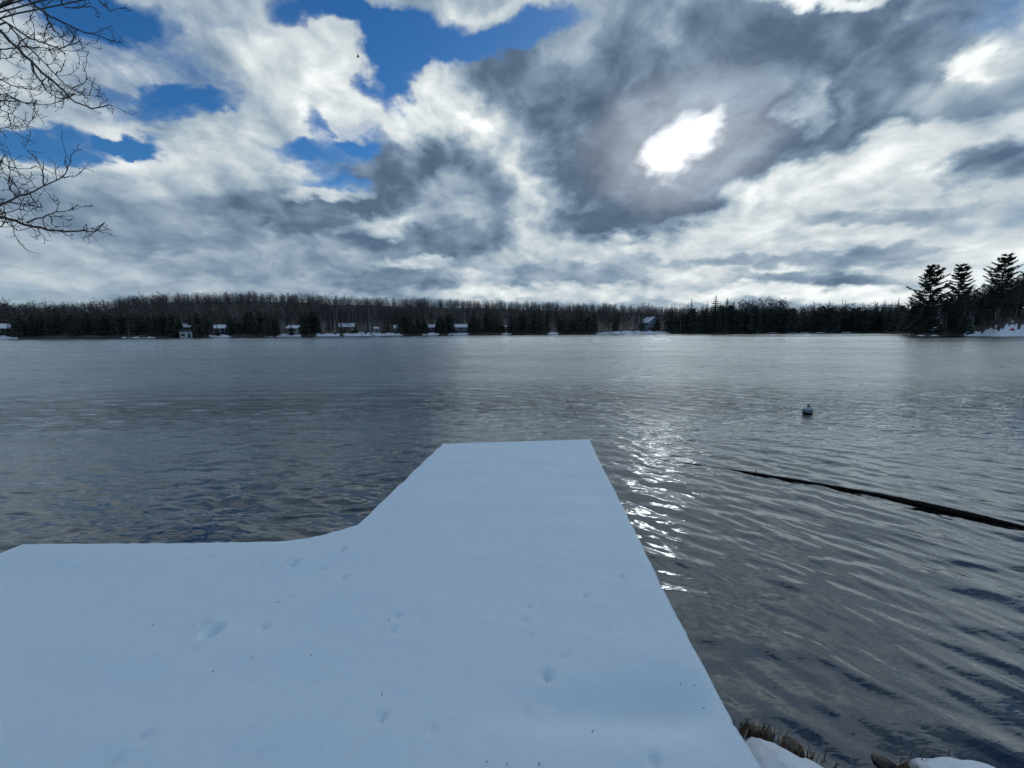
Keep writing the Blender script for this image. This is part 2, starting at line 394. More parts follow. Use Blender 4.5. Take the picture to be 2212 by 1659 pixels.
# stones and wet rock
def rock_material():
    m, n = material('wet_rock')
    co = n.n('ShaderNodeTexCoord').outputs['Object']
    f = n.noise(co, 9, 6, 0.65).outputs[0]
    g = n.noise(co, 40, 4, 0.6).outputs[0]
    c = n.mixc(n.rng(f, .35, .65), (0.022, 0.019, 0.016), (0.07, 0.06, 0.048))
    c = n.mixc(n.rng(g, .55, .75), c, (0.10, 0.09, 0.07))
    finish(n, c, 0.5, n.m('ADD', f, n.m('MULTIPLY', g, .3)), 0.7, 0.03, 0.5)
    return m
M['rock'] = rock_material()
def mud_material():
    m, n = material('lake_bed_gravel')
    pos = n.n('ShaderNodeNewGeometry').outputs['Position']
    a = n.noise(pos, 1.4, 5, 0.62).outputs[0]
    vor = n.n('ShaderNodeTexVoronoi', {'Vector': pos, 'Scale': 7.0, 'Randomness': 1.0}, feature='F1')
    vc = n.n('ShaderNodeSeparateColor', {0: vor.outputs['Color']}).outputs[0]
    st = n.rng(vor.outputs['Distance'], 0.10, 0.55, 1.0, 0.25)
    c = n.mixc(n.rng(a, .35, .65), (0.075, 0.065, 0.050), (0.18, 0.16, 0.125))
    c = n.mixc(n.m('MULTIPLY', n.rng(vc, .55, .8), 0.7), c, (0.25, 0.23, 0.19))
    c = n.mixc(n.rng(st, .2, .8), (0.045, 0.04, 0.03), c)
    # farther out, light lost in deep water is painted into the bed colour
    y = n.n('ShaderNodeSeparateXYZ', {0: pos}).outputs[1]
    c = n.mixc(n.rng(y, 2.2, 5.0), c, (0.010, 0.013, 0.018))
    finish(n, c, 0.8, n.m('ADD', a, st), 0.5, 0.04)
    return m
M['mud'] = mud_material()

def water_material():
    m, n = material('lake_water')
    pos = n.n('ShaderNodeNewGeometry').outputs['Position']
    sp = n.n('ShaderNodeSeparateXYZ', {0: pos}).outputs
    def rot(v, deg, sx, sy):
        mp = n.n('ShaderNodeMapping', {'Vector': v, 'Rotation': (0, 0, R(deg)), 'Scale': (sx, sy, 1)})
        return mp.outputs[0]
    # ripples smaller than the mesh carries
    ridge = lambda v: n.m('SUBTRACT', 1.0, n.m('ABSOLUTE', n.m('MULTIPLY_ADD', v, 2.0, -1.0)))
    r2 = ridge(n.noise(rot(pos, 24, 0.32, 1.3), 3.2, 3, 0.55, 0.6).outputs[0])
    r3 = ridge(n.noise(rot(pos, 5, 0.40, 1.4), 7.5, 3, 0.55, 0.5).outputs[0])
    r4 = n.noise(rot(pos, 50, 0.6, 1.3), 20.0, 2, 0.5, 0.8).outputs[0]
    r5 = n.noise(rot(pos, 14, 0.55, 0.95), 1.5, 3, 0.55, 0.4).outputs[0]
    gust = n.rng(n.noise(rot(pos, 8, 0.05, 0.12), 1.0, 3, 0.5).outputs[0], 0.30, 0.70)
    mid = n.rng(sp[1], 4.0, 12.0, 0.0, 1.0)
    hgt = n.m('ADD', n.m('MULTIPLY', n.m('MULTIPLY', r2, mid), 0.060), n.m('ADD', n.m('MULTIPLY', r3, n.m('MULTIPLY_ADD', mid, 0.016, 0.002)), n.m('MULTIPLY', r4, 0.0011)))
    hgt = n.m('ADD', hgt, n.m('MULTIPLY', r5, n.rng(sp[1], 6.0, 14.0, 0.0, 0.19)))
    hgt = n.m('MULTIPLY', hgt, n.m('MULTIPLY', n.m('MULTIPLY_ADD', gust, 0.7, 0.55), n.rng(sp[1], 25.0, 120.0, 1.0, 0.4)))
    bump = n.n('ShaderNodeBump', {'Height': hgt, 'Strength': 1.0, 'Distance': 1.0}).outputs[0]
    # waves too small to resolve far out act as roughness; smooth slicks lie along the far shore
    rough = n.rng(sp[1], 4.0, 20.0, 0.03, 0.29)
    slick = n.rng(n.noise(rot(pos, 2, 0.012, 0.12), 1.0, 3, 0.55).outputs[0], 0.50, 0.66)
    slick = n.m('MULTIPLY', slick, n.rng(sp[1], 45.0, 95.0))
    slick = n.m('MULTIPLY', slick, n.rng(sp[0], -40.0, 50.0, 0.1, 1.0))
    rough = n.m('MULTIPLY', rough, n.m('MULTIPLY_ADD', gust, 0.22, 0.84))
    rough = n.mix(slick, rough, 0.12)
    fr = n.n('ShaderNodeFresnel', {'IOR': 1.92, 'Normal': bump}).outputs[0]
    gl = n.n('ShaderNodeBsdfGlossy', {'Color': (0.87, 0.95, 1.0, 1), 'Roughness': rough, 'Normal': bump}, distribution='BECKMANN').outputs[0]
    tr = n.n('ShaderNodeBsdfTransparent', {'Color': (0.80, 0.82, 0.76, 1)}).outputs[0]
    mx = n.n('ShaderNodeMixShader', {0: fr, 1: tr, 2: gl}).outputs[0]
    n.n('ShaderNodeOutputMaterial', {'Surface': mx})
    return m
M['water'] = water_material()

# ------------------------------------------------------------------ far shore: where the water ends, and the hills behind
SHORE_PX = [(-1400, 100), (-700, 120), (0, 136), (300, 146), (600, 162), (900, 187), (1100, 202), (1400, 206), (1650, 206), (1900, 192), (1945, 176), (1975, 112), (2060, 106), (2212, 101), (2700, 92), (3600, 80)]
TOP_PX = [(-1400, 660), (0, 657), (150, 657), (180, 657), (250, 645), (350, 635), (450, 633), (550, 630), (650, 634), (800, 641), (950, 645), (1100, 649), (1300, 655), (1500, 664), (1900, 664), (2000, 664), (3600, 664)]
def u_of(px): return (px - CX) * math.cos(PITCH) / FPX
def px_of(u): return u * FPX / math.cos(PITCH) + CX
def interp(tab, x): return float(np.interp(x, [a for a, b in tab], [b for a, b in tab]))
def shore_y(px): return interp(SHORE_PX, px) + 2.2 * math.sin(px * 0.031) + 1.3 * math.sin(px * 0.083 + 1)
def smooth(a, b, x):
    t = min(1, max(0, (x - a) / (b - a))); return t * t * (3 - 2 * t)
def ground_z(px, t):
    """height of the far land at a bearing (given as a photograph column), t metres behind the water's edge"""
    z = -0.25 + 1.9 * (1 - math.exp(-max(t, 0) / 5.0)) if t > 0 else -0.25 + t * 0.3
    hor = 713 - 0.0052 * (px - CX)
    Yr = shore_y(px) + 240
    ridge = (hor - interp(TOP_PX, px)) / FPX * Yr + CAM_Z - 10.5
    ridge = max(ridge, 4.0)
    z += smooth(12, 240, t) * (ridge - 1.6)
    prom = smooth(1960, 2120, px)
    z += prom * (0.13 * max(0, min(t, 45)))
    z += 0.25 * math.sin(px * 0.05) * smooth(2, 15, t) + 0.4 * math.sin(t * 0.21 + px * 0.013) * smooth(5, 30, t)
    return z
def far_point(px, t):
    Y = shore_y(px) + t; return Vector((u_of(px) * Y, Y, ground_z(px, t)))

CLEAR = [(-60, 38, 7, 1), (262, 342, 2.0, .9), (455, 497, 6, 1), (570, 592, 3, .8), (600, 652, 9, 1), (682, 738, 10, 1), (740, 806, 12, 1), (806, 868, 12, 1), (918, 948, 9, 1), (975, 1016, 12, 1),
         (1084, 1102, 11, 1), (1186, 1208, 6, 1), (1282, 1330, 7, 1), (1330, 1445, 14, 1), (1630, 1680, 1.6, .8), (1700, 1860, 1.8, .9), (1960, 2040, 1.6, .7), (2090, 2128, 3, 1), (2118, 2160, 6, 1), (2150, 2196, 10, 1), (2186, 2420, 15, 1)]
def far_land_material():
    m, n = material('forest_floor')
    pos = n.n('ShaderNodeNewGeometry').outputs['Position']
    at = n.n('ShaderNodeAttribute', attribute_name='snow').outputs['Fac']
    a = n.noise(pos, 0.35, 5, 0.6).outputs[0]
    b = n.noise(pos, 1.6, 3, 0.6).outputs[0]
    litter = n.mixc(n.rng(a, .3, .7), (0.045, 0.036, 0.03), (0.085, 0.068, 0.055))
    k = n.rng(n.m('ADD', at, n.m('MULTIPLY', n.m('SUBTRACT', b, .5), .7)), .42, .6)
    c = n.mixc(k, litter, (0.80, 0.85, 0.91))
    finish(n, c, 0.85, a, 0.4, 0.3)
    return m
M['forest_floor'] = far_land_material()
def build_far_land():
    pxs = np.concatenate([np.arange(-1400, -20, 40), np.arange(-20, 1900, 6), np.arange(1900, 2240, 4), np.arange(2240, 3640, 40)])
    ts = np.array([-25, -6, -1.5, 0, .5, 1.2, 2, 3, 4.5, 6, 8, 10, 13, 16, 20, 25, 32, 40, 52, 66, 84, 105, 130, 160, 195, 240, 300, 380])
    X = np.zeros((len(ts), len(pxs))); Y = X.copy(); Z = X.copy(); S = X.copy()
    for j, px in enumerate(pxs):
        for i, t in enumerate(ts):
            p = far_point(px, t); X[i, j], Y[i, j], Z[i, j] = p
            if t > 240: Z[i, j] = ground_z(px, 240) - (t - 240) * 0.05
            s = 0.12 if t < 40 else -0.25
            for a, b, d, k in CLEAR:
                e = min(px - a, b - px)
                e += 5 * math.sin(px * .37 + t) + 4 * math.sin(px * .83 + a); dd = d * (.75 + .35 * math.sin(px * .21 + b) + .2 * math.sin(px * .57))
                if e > -8 and t < dd * 1.4: s = max(s, k * smooth(-8, 8, e) * (1 - smooth(dd * .7, dd * 1.4, t)))
            S[i, j] = s
    me = grid_mesh('far_land', X, Y, Z, M['forest_floor'])
    at = me.attributes.new('snow', 'FLOAT', 'POINT'); at.data.foreach_set('value', S.astype(np.float32).ravel())
    tag(link('far_hills', me), 'wooded hills and snowy clearings along the far shore', kind='structure')
build_far_land()

# ------------------------------------------------------------------ lake
def build_lake():
    rs = np.random.RandomState(3)
    waves = []
    for i in range(110):
        lam = math.exp(rs.normal(math.log(.25), .62)); lam = min(max(lam, .06), 1.1)
        side = i % 2; broad = i % 7 == 0                      # the breeze bends round the dock: two families of crests
        th = R(-94 if side else -138) + rs.normal(0, .9 if broad else (.24 if side else .36))
        waves.append((lam, math.cos(th), math.sin(th), rs.uniform(0, 6.28), .0050 * lam * rs.uniform(.5, 1.3) * (.5 if broad else 1) * (1 if side else 1.2), side))
    ys = [-3.0, -1.0, 0.4, 1.0]
    while ys[-1] < 44: ys.append(ys[-1] + max(0.016, ys[-1] * ys[-1] * 0.00075))
    ys += [47, 52, 60, 72, 90, 115, 145, 180, 215, 260, 330]
    ys = np.array(ys); dyr = np.gradient(ys)[:, None]
    us = np.concatenate([-np.linspace(2.0, 1.01, 12), np.linspace(-1, 1, 700), np.linspace(1.01, 2.0, 12)])
    U, Y = np.meshgrid(us, ys)
    inner = 1.5 * np.clip(Y, .6, None) + .8; outer = 14 + np.clip(Y, 0, None) * 1.2
    X = np.clip(U, -1, 1) * inner + np.sign(U) * np.clip(np.abs(U) - 1, 0, 1) * outer
    dxc = inner * 2 / 700
    wx = X + .10 * fbm2(X, Y, 61, 2, 1.1); wy = Y + .10 * fbm2(X, Y, 62, 2, 1.1)
    patch = .72 + .5 * fbm2(X, Y, 63, 2, .5)
    Z = np.zeros_like(X)
    left = np.clip((3.5 - X) / 5.5, 0, 1); left = left * left * (3 - 2 * left)
    for lam, cx, cy, ph, a, side in waves:
        res = np.clip(lam / (2.6 * np.maximum(dyr * abs(cy) + dxc * abs(cx), 1e-4)) - .8, 0, 1)      # leave out what the mesh cannot carry
        sN = np.sin(2 * math.pi / lam * (cx * wx + cy * wy) + ph)
        Z += a * (sN + .30 * sN * sN) * res * (left if side else 1 - left)
    Z *= patch * np.clip((Y - 1.0) / 3.0, .6, 1) * np.clip((44 - Y) / 12, 0, 1)
    Z[np.abs(U) > 1] = 0
    me = grid_mesh('lake', X, Y, Z, M['water'])
    tag(link('lake', me), 'rippled grey lake water under the cloudy sky', kind='structure')
    # bottom of the lake
    xs = np.linspace(-330, 330, 111); xs = np.sign(xs) * (np.abs(xs) / 330) ** 1.8 * 330
    yb = np.array([-4, -1, 0, .6, 1, 1.4, 1.8, 2.3, 3, 4, 5.5, 7.5, 10, 14, 20, 30, 60, 120, 260])
    X, Y = np.meshgrid(xs, yb)
    dep = np.interp(Y, [0, 1, 1.6, 2.5, 4, 8, 20, 60, 300], [-.15, -.16, -.22, -.35, -.6, -1.3, -2.6, -4, -4])
    Z = dep + 0.06 * fbm2(X, Y, 5, 3, 1.2)
    tag(link('lake_bed', grid_mesh('lake_bed', X, Y, Z, M['mud'])), 'brown stony lake bottom under the shallow water', kind='structure')
build_lake()

# ------------------------------------------------------------------ dock under snow
DZ = 0.60
dock_px = [(955, 957), (1275, 948), (1301, 1003), (1331, 1057), (1385, 1165), (1450, 1297), (1524, 1432), (1589, 1556)]
inner_px = [(50, 1170), (180, 1169), (300, 1168), (420, 1166.5), (560, 1164.5), (630, 1161), (690, 1152), (735, 1141), (770, 1130), (830, 1073), (890, 1017)]
outline = [on_z(x, y, DZ).xy for x, y in dock_px]
corner = outline[-1]
outline += [Vector((corner.x + .03, 1.0)), Vector((corner.x + .05, -1.2))]
lc = on_z(50, 1170, DZ).xy
outline += [Vector((lc.x - .02, -1.2)), Vector((lc.x, lc.y - .03))]
outline += [on_z(x, y, DZ).xy for x, y in inner_px]
OUT = np.array([(p.x, p.y) for p in outline])

def poly_sd(X, Y, P):
    """signed distance to a polygon, positive inside"""
    d = np.full(X.shape, 1e9); ins = np.zeros(X.shape, bool)
    for i in range(len(P)):
        a, b = P[i], P[(i + 1) % len(P)]
        ex, ey = b - a; wx, wy = X - a[0], Y - a[1]
        t = np.clip((wx * ex + wy * ey) / (ex * ex + ey * ey), 0, 1)
        d = np.minimum(d, (wx - ex * t) ** 2 + (wy - ey * t) ** 2)
        c = ((a[1] > Y) != (b[1] > Y)) & (X < (b[0] - a[0]) * (Y - a[1]) / (b[1] - a[1] + 1e-12) + a[0])
        ins ^= c
    return np.where(ins, 1, -1) * np.sqrt(d)

# dents: fallen clumps, drips and small animal tracks, in photograph pixels with a size
DENTS = [(457, 1363, 17, 1), (441, 1346, 7, .8), (570, 1355, 11, .6), (683, 1320, 6, .6), (745, 1248, 8, .7), (695, 1228, 7, .6), (632, 1218, 12, .8), (740, 1187, 10, .7), (975, 1184, 5, 1),
 (860, 1330, 8, .9), (848, 1362, 11, .6), (826, 1374, 7, .7), (1030, 1328, 5, .7), (1145, 1313, 5, 1), (1135, 1343, 11, .6), (1265, 1290, 8, .8), (1147, 1377, 6, .8), (1217, 1416, 7, 1), (1236, 1378, 5, .8),
 (1290, 1333, 6, .7), (1345, 1247, 9, .6), (1312, 1364, 5, 1), (1182, 1458, 14, 1), (1338, 1362, 5, .6), (825, 1553, 11, .9), (935, 1578, 10, .5), (1415, 1645, 14, .8), (1138, 1526, 8, .5), (1432, 1516, 6, .8),
 (310, 1592, 9, .7), (250, 1645, 8, .7), (418, 1409, 6, .6), (388, 1413, 4, .6), (450, 1203, 8, .5), (520, 1217, 5, .5), (560, 1218, 4, .6), (630, 1288, 5, .6), (548, 1437, 6, .6), (660, 1550, 8, .4), (1455, 1440, 7, .5), (1460, 1530, 8, .4),
 (930, 1180, 4, .5), (1180, 1320, 4, .6), (1000, 1300, 4, .4), (1100, 1240, 4, .4), (900, 1410, 5, .4), (1040, 1600, 6, .4), (560, 1640, 7, .5), (150, 1500, 8, .3), (1350, 1590, 7, .4), (770, 1480, 5, .4)]
def build_dock():
    root = thing('dock', 'wide L-shaped wooden dock buried under smooth snow', 'dock', (0, 0, 0))
    step = 0.02
    xs = np.arange(OUT[:, 0].min() - .1, OUT[:, 0].max() + .1, step); ys = np.arange(0.35, OUT[:, 1].max() + .1, step)
    X, Y = np.meshgrid(xs, ys)
    d = poly_sd(X, Y, OUT)
    d = d + 0.006 * fbm2(X, Y, 11, 3, 9.0) + .007 * fbm2(X, Y, 12, 3, 32.0, .7)
    # pull the outermost ring of vertices onto the edge so that the rim runs smoothly
    gy, gx = np.gradient(d, step); gl = np.sqrt(gx * gx + gy * gy) + 1e-9
    out = d < 0
    mv = np.where(out, -d, 0); mv = np.minimum(mv, 0.06)
    X2 = X + gx / gl * mv; Y2 = Y + gy / gl * mv
    keep = d > -step * 1.5
    dd = np.maximum(d, 0)
    rim = 0.05
    edge = np.where(dd < rim, rim - np.sqrt(np.maximum(rim ** 2 - (rim - dd) ** 2, 0)), 0)
    Z = DZ - edge * 0.75
    Z += 0.014 * fbm2(X, Y, 21, 3, 2.2) + 0.007 * fbm2(X, Y, 22, 3, 9.0, .6) + 0.0026 * fbm2(X, Y, 24, 2, 45, .8)
    # snow settled between the joists, and lower where the bank begins
    Z += 0.007 * np.sin(2 * np.pi * Y / 0.42 + .5 * np.sin(X * 1.7)) * np.clip(.4 + .6 * fbm2(X, Y, 23, 2, 1.3), 0, 1)
    Z += (-0.05 * np.exp(-(((X - .66) / .30) ** 2 + ((Y - 1.50) / .12) ** 2)) - 0.03 * np.exp(-(((X - .35) / .45) ** 2 + ((Y - 1.46) / .10) ** 2))) * np.clip(dd / .15, 0, 1)
    for (px, py, s, k) in DENTS:
        p = on_z(px, py, DZ); dist = (p - Vector((0, 0, CAM_Z))).length
        r = s / FPX * dist * .74; asp = 1.25
        q = ((X - p.x) / r) ** 2 + ((Y - p.y) / (r * asp)) ** 2
        Z += -1.3 * r * k * np.exp(-q * 1.6) + 0.20 * r * k * np.exp(-(np.sqrt(q) - 1.35) ** 2 * 6)
    me = grid_mesh('snow_cover', X2, Y2, Z, M['snow'], keep)
    sn = link('snow_cover', me, root); sn['label'] = 'smooth blue-white snow blanket with small dents'
    # side of the blanket and the wood below: rim boards follow the outline
    mb = MB(); n = len(OUT)
    dense = []
    for i in range(n):
        a, b = OUT[i], OUT[(i + 1) % n]
        k = max(1, int(np.hypot(*(b - a)) / .06))
        dense += [a + (b - a) * j / k for j in range(k)]
    dense = np.array(dense)
    cen = np.roll(dense, 1, 0) - np.roll(dense, -1, 0); nr = np.stack([-cen[:, 1], cen[:, 0]], 1); nr /= np.linalg.norm(nr, axis=1)[:, None] + 1e-9
    if poly_sd(*(dense[10] + nr[10] * .05).reshape(2, 1), OUT)[0] < 0: nr = -nr          # nr points inward
    ring = lambda off, z: [(p[0] + q[0] * off, p[1] + q[1] * off, z) for p, q in zip(dense, nr)]
    r0, r1 = ring(.008, DZ - .055), ring(.016, DZ - .10)
    for i in range(len(r0)):
        j = (i + 1) % len(r0); mb.poly([r0[i], r0[j], r1[j], r1[i]])
    link('snow_edge', mb.mesh('snow_edge', M['snow'], True), sn)
    mb = MB(); rt = ring(.02, DZ - .097); mb.poly(rt)
    link('deck', mb.mesh('deck', M['wood_dark']), root)
    for i in range(n):                                   # one rim board for each straight run
        a, b = Vector(OUT[i]), Vector(OUT[(i + 1) % n]); v = b - a
        if v.length < .25 or a.y < 0.5 and b.y < 0.5: continue
        inw = Vector((-v.y, v.x)).normalized()
        c = (a + b) / 2
        if poly_sd(np.array([c.x + inw.x * .05]), np.array([c.y + inw.y * .05]), OUT)[0] < 0: inw = -inw
        c = c + inw * .05
        mb = MB(); mb.box((c.x, c.y, DZ - .10 - .0955), (v.length / 2, .02, .09), math.atan2(v.y, v.x))
        link('rim_board', mb.mesh('rim_board', M['wood_dark']), root)
    for (x, y) in ((-.55, 5.3), (1.0, 5.3), (-.65, 3.6), (1.0, 3.6), (-3.4, 2.5), (-1.9, 2.55), (1.0, 2.2), (-.7, 2.4)):
        if poly_sd(np.array([x]), np.array([y]), OUT)[0] < .08: continue
        mb = MB(); mb.tube([(x, y, -1.6), (x, y, DZ - .09)], [.06, .055], 10)
        link('post', mb.mesh('post', M['wood_dark'], True), root)
build_dock()

# ------------------------------------------------------------------ bank the dock starts from
def bank_line(x):
    """y of the water's edge along our own shore"""
    return np.interp(x, [-40, -14, -10, -8, -5.6, -4.4, .6, .95, 1.1, 1.2, 1.32, 1.44, 1.56, 1.66, 1.76, 1.82, 1.90, 2.05, 2.2, 2.3, 2.6, 5, 12, 40],
                        [22, 9.0, 5.6, 3.6, 1.5, 1.0, 1.2, 1.54, 1.74, 1.80, 1.74, 1.66, 1.56, 1.40, 1.40, 1.52, 1.68, 1.71, 1.66, 1.52, 1.32, .8, -1, -9])
def build_bank():
    xs = np.concatenate([np.arange(-40, -6, .5), np.arange(-6, .4, .12), np.arange(.4, 3.2, .02), np.arange(3.2, 12, .2), np.arange(12, 41, 1.0)])
    ys = np.concatenate([np.arange(-30, -1, .8), np.arange(-1, .8, .1), np.arange(.8, 2.1, .02), np.arange(2.1, 12, .25), np.arange(12, 30, 1)])
    X, Y = np.meshgrid(xs, ys)
    d = bank_line(X) - Y + 0.045 * fbm2(X, Y, 31, 4, 9, .65) + .05 * fbm2(X, Y, 32, 2, 2)
    far = np.abs(X - .5) > 2.9
    Z = np.where(d > 0, 0.03 + 0.25 * (1 - np.exp(-np.maximum(d, 0) / .11)) + np.where(far, .10, .02) * np.clip(d, 0, 12), 0.02 + np.maximum(d, -6) * 1.6)
    Z += (0.035 * fbm2(X, Y, 33, 4, 4, .6) + .028 * fbm2(X, Y, 35, 3, 17, .6) + .009 * fbm2(X, Y, 34, 2, 55)) * np.clip(d * 9, 0, 1)
    under = (X > OUT[:, 0].min() - .3) & (X < corner.x + .02)
    Z = np.where(under, np.minimum(Z, 0.42), Z)
    keep = Z > -0.5
    m, n = material('snowy_bank')
    pos = n.n('ShaderNodeNewGeometry').outputs['Position']
    z = n.n('ShaderNodeSeparateXYZ', {0: pos}).outputs[2]
    nz = n.n('ShaderNodeSeparateXYZ', {0: n.n('ShaderNodeNewGeometry').outputs['Normal']}).outputs[2]
    a = n.noise(pos, 14, 5, .65).outputs[0]; b = n.noise(pos, 90, 3, .6).outputs[0]
    k = n.rng(n.m('ADD', n.m('ADD', z, n.m('MULTIPLY', n.m('SUBTRACT', a, .5), .22)), n.m('MULTIPLY', n.m('SUBTRACT', nz, .5), .12)), .10, .17)
    dirt = n.mixc(n.rng(b, .3, .7), (0.035, 0.024, 0.016), (0.12, 0.085, 0.05))
    c = n.mixc(k, dirt, (0.82, 0.89, 0.94))
    finish(n, c, .65, n.m('ADD', a, n.m('MULTIPLY', b, .3)), .5, .02, .25)
    tag(link('snowy_bank', grid_mesh('snowy_bank', X, Y, Z, m, keep)), 'snowy shore where the dock begins', kind='structure')
build_bank()

# ------------------------------------------------------------------ rocks at the water's edge
def rock_mesh(seed, r, flat=.65):
    import bmesh
    bm = bmesh.new(); bmesh.ops.create_icosphere(bm, subdivisions=3, radius=1.0)
    rr = random.Random(seed); o = Vector((rr.uniform(0, 50), rr.uniform(0, 50), rr.uniform(0, 50)))
    for v in bm.verts:
        k = 1 + .35 * mnoise.noise(v.co * 1.1 + o) + .14 * mnoise.noise(v.co * 2.7 + o) + .06 * mnoise.noise(v.co * 6 + o)
        v.co = Vector((v.co.x * r[0], v.co.y * r[1], v.co.z * r[2])) * k
    me = bpy.data.meshes.new('rock'); bm.to_mesh(me); bm.free()
    me.polygons.foreach_set('use_smooth', [True] * len(me.polygons)); me.materials.append(M['rock']); return me
def at_px(px, py, z): return on_z(px, py, z)
for i, (px, py, z, r, lab) in enumerate([
    (1642, 1592, .05, (.07, .055, .05), 'dark wet rock at the water edge beside the dock corner'),
    (1712, 1622, .03, (.06, .05, .04), 'brown rock under the dry grass at the foot of the snowy bank'),
    (1912, 1655, .0, (.05, .045, .03), 'small mottled rock at the waterline beside the snow mound'),
    (1830, 1652, -.04, (.07, .05, .035), 'flat dark rock awash between bank and snow mound'),
    (1880, 1600, -.16, (.12, .09, .06), 'pale stone lying under shallow water off the snow mound'),
    (2010, 1555, -.2, (.13, .10, .07), 'broad sunken stone in the shallows farther off the bank')]):
    p = at_px(px, py, z)
    tag(link('rock', rock_mesh(40 + i, r), None, p, i * 1.3), lab, 'rock', 'rocks along the near shore')

# dry grass poking out of the snow
def grass_tuft(label, px, py, z, n, spread, hgt, seed):
    p = at_px(px, py, z); rr = random.Random(seed)
    mb = MB()
    for _ in range(n):
        x, y = rr.gauss(0, spread), rr.gauss(0, spread * .6); h = hgt * rr.uniform(.4, 1.2)
        lx, ly = rr.gauss(.25, .4) * h, rr.gauss(.1, .35) * h; w = .0022
        a = Vector((x, y, -.03)); m_ = Vector((x + lx * .35, y + ly * .35, h * .6)); e = Vector((x + lx, y + ly, h * rr.uniform(.6, 1)))
        s = Vector((w, w * rr.uniform(-1, 1), 0))
        mb.poly([a - s, a + s, m_ + s * .8, m_ - s * .8]); mb.poly([m_ - s * .8, m_ + s * .8, e])
    tag(link('grass_tuft', mb.mesh('grass_tuft', M['grass']), None, p), label, None, 'dry grass tufts on the bank', 'stuff')
grass_tuft('dry brown grass leaning over the rock beside the dock corner', 1640, 1590, .13, 26, .04, .08, 1)
grass_tuft('sparse brown grass stalks poking from the bank snow', 1690, 1618, .13, 22, .06, .07, 2)
grass_tuft('low dry grass at the end of the bank snow near the flat dark rock', 1755, 1645, .09, 26, .05, .06, 3)
grass_tuft('thin dry stems along the rim of the snow mound', 2010, 1655, .16, 24, .05, .05, 4)
grass_tuft('short brown stems at the corner of the dock snow', 1604, 1574, .32, 22, .02, .06, 5)

# needles and bits of bark on the dock snow
mb = MB()
rr = random.Random(9)
for px, py in [(418, 1352), (510, 1410), (545, 1420), (628, 1288), (672, 1415), (840, 1338), (930, 1408), (1095, 1650), (1052, 1645), (825, 1500), (1165, 1650), (1470, 1478), (1500, 1480), (1520, 1530), (700, 1650), (460, 1450), (1280, 1580), (600, 1300), (800, 1220), (980, 1420), (330, 1350)]:
    p = on_z(px, py, DZ + .004); t = rr.uniform(0, 3.1); l = rr.uniform(.002, .006)
    mb.box((p.x, p.y, p.z), (l, .0013, .0012), t)
tag(link('bark_litter', mb.mesh('bark_litter', M['wood_dark'])), 'dark needles and bark crumbs scattered on the dock snow', kind='stuff')

# ------------------------------------------------------------------ long dark pole lying in the water
def build_pole():
    pts_px = [(1432, 995.5, .5), (1500, 1004, 1.6), (1600, 1019, 3.0), (1700, 1036, 4.2), (1800, 1053, 5.0), (1900, 1072, 6.2), (2000, 1094, 8.5), (2060, 1109, 10), (2120, 1121, 8.5), (2180, 1134, 5), (2225, 1143, 3.0)]
    mb = MB(); P_, Rr = [], []
    for px, py, w in pts_px:
        p = on_z(px, py, 0.0); dist = p.length
        P_.append(p); Rr.append(max(.009, w / FPX * dist * .52))
    pts, rad = [], []
    r_ = random.Random(5)
    for i in range(len(P_) - 1):
        for k in range(6):
            t = k / 6; p = P_[i].lerp(P_[i + 1], t); r = Rr[i] * (1 - t) + Rr[i + 1] * t
            pts.append((p.x + r_.gauss(0, .004), p.y + r_.gauss(0, .004), .30 * r + r_.gauss(0, .001) + .006)); rad.append(r * r_.uniform(.95, 1.06))
    pts.append(tuple(P_[-1])); rad.append(Rr[-1])
    mb.tube(pts, rad, 10)
    m, n = material('waterlogged_wood')
    co = n.n('ShaderNodeTexCoord').outputs['Object']
    f = n.noise(co, 30, 5, .6).outputs[0]
    finish(n, n.mixc(f, (0.006, 0.0055, 0.005), (0.016, 0.013, 0.011)), .75, f, .5, .01, .15)
    me = mb.mesh('floating_pole', m, True)
    o = tag(link('floating_pole', me), 'long dark tapering pole lying awash in the lake right of the dock', 'pole')
    mb = MB()
    for i, (a, l) in enumerate(((14, .05), (33, .035), (45, .04))):
        mb = MB(); p = Vector(pts[a]); mb.tube([p, p + Vector((.01, .02, l))], [.008, .005], 6)
        link('branch_stub', mb.mesh('branch_stub', m, True), o)
build_pole()

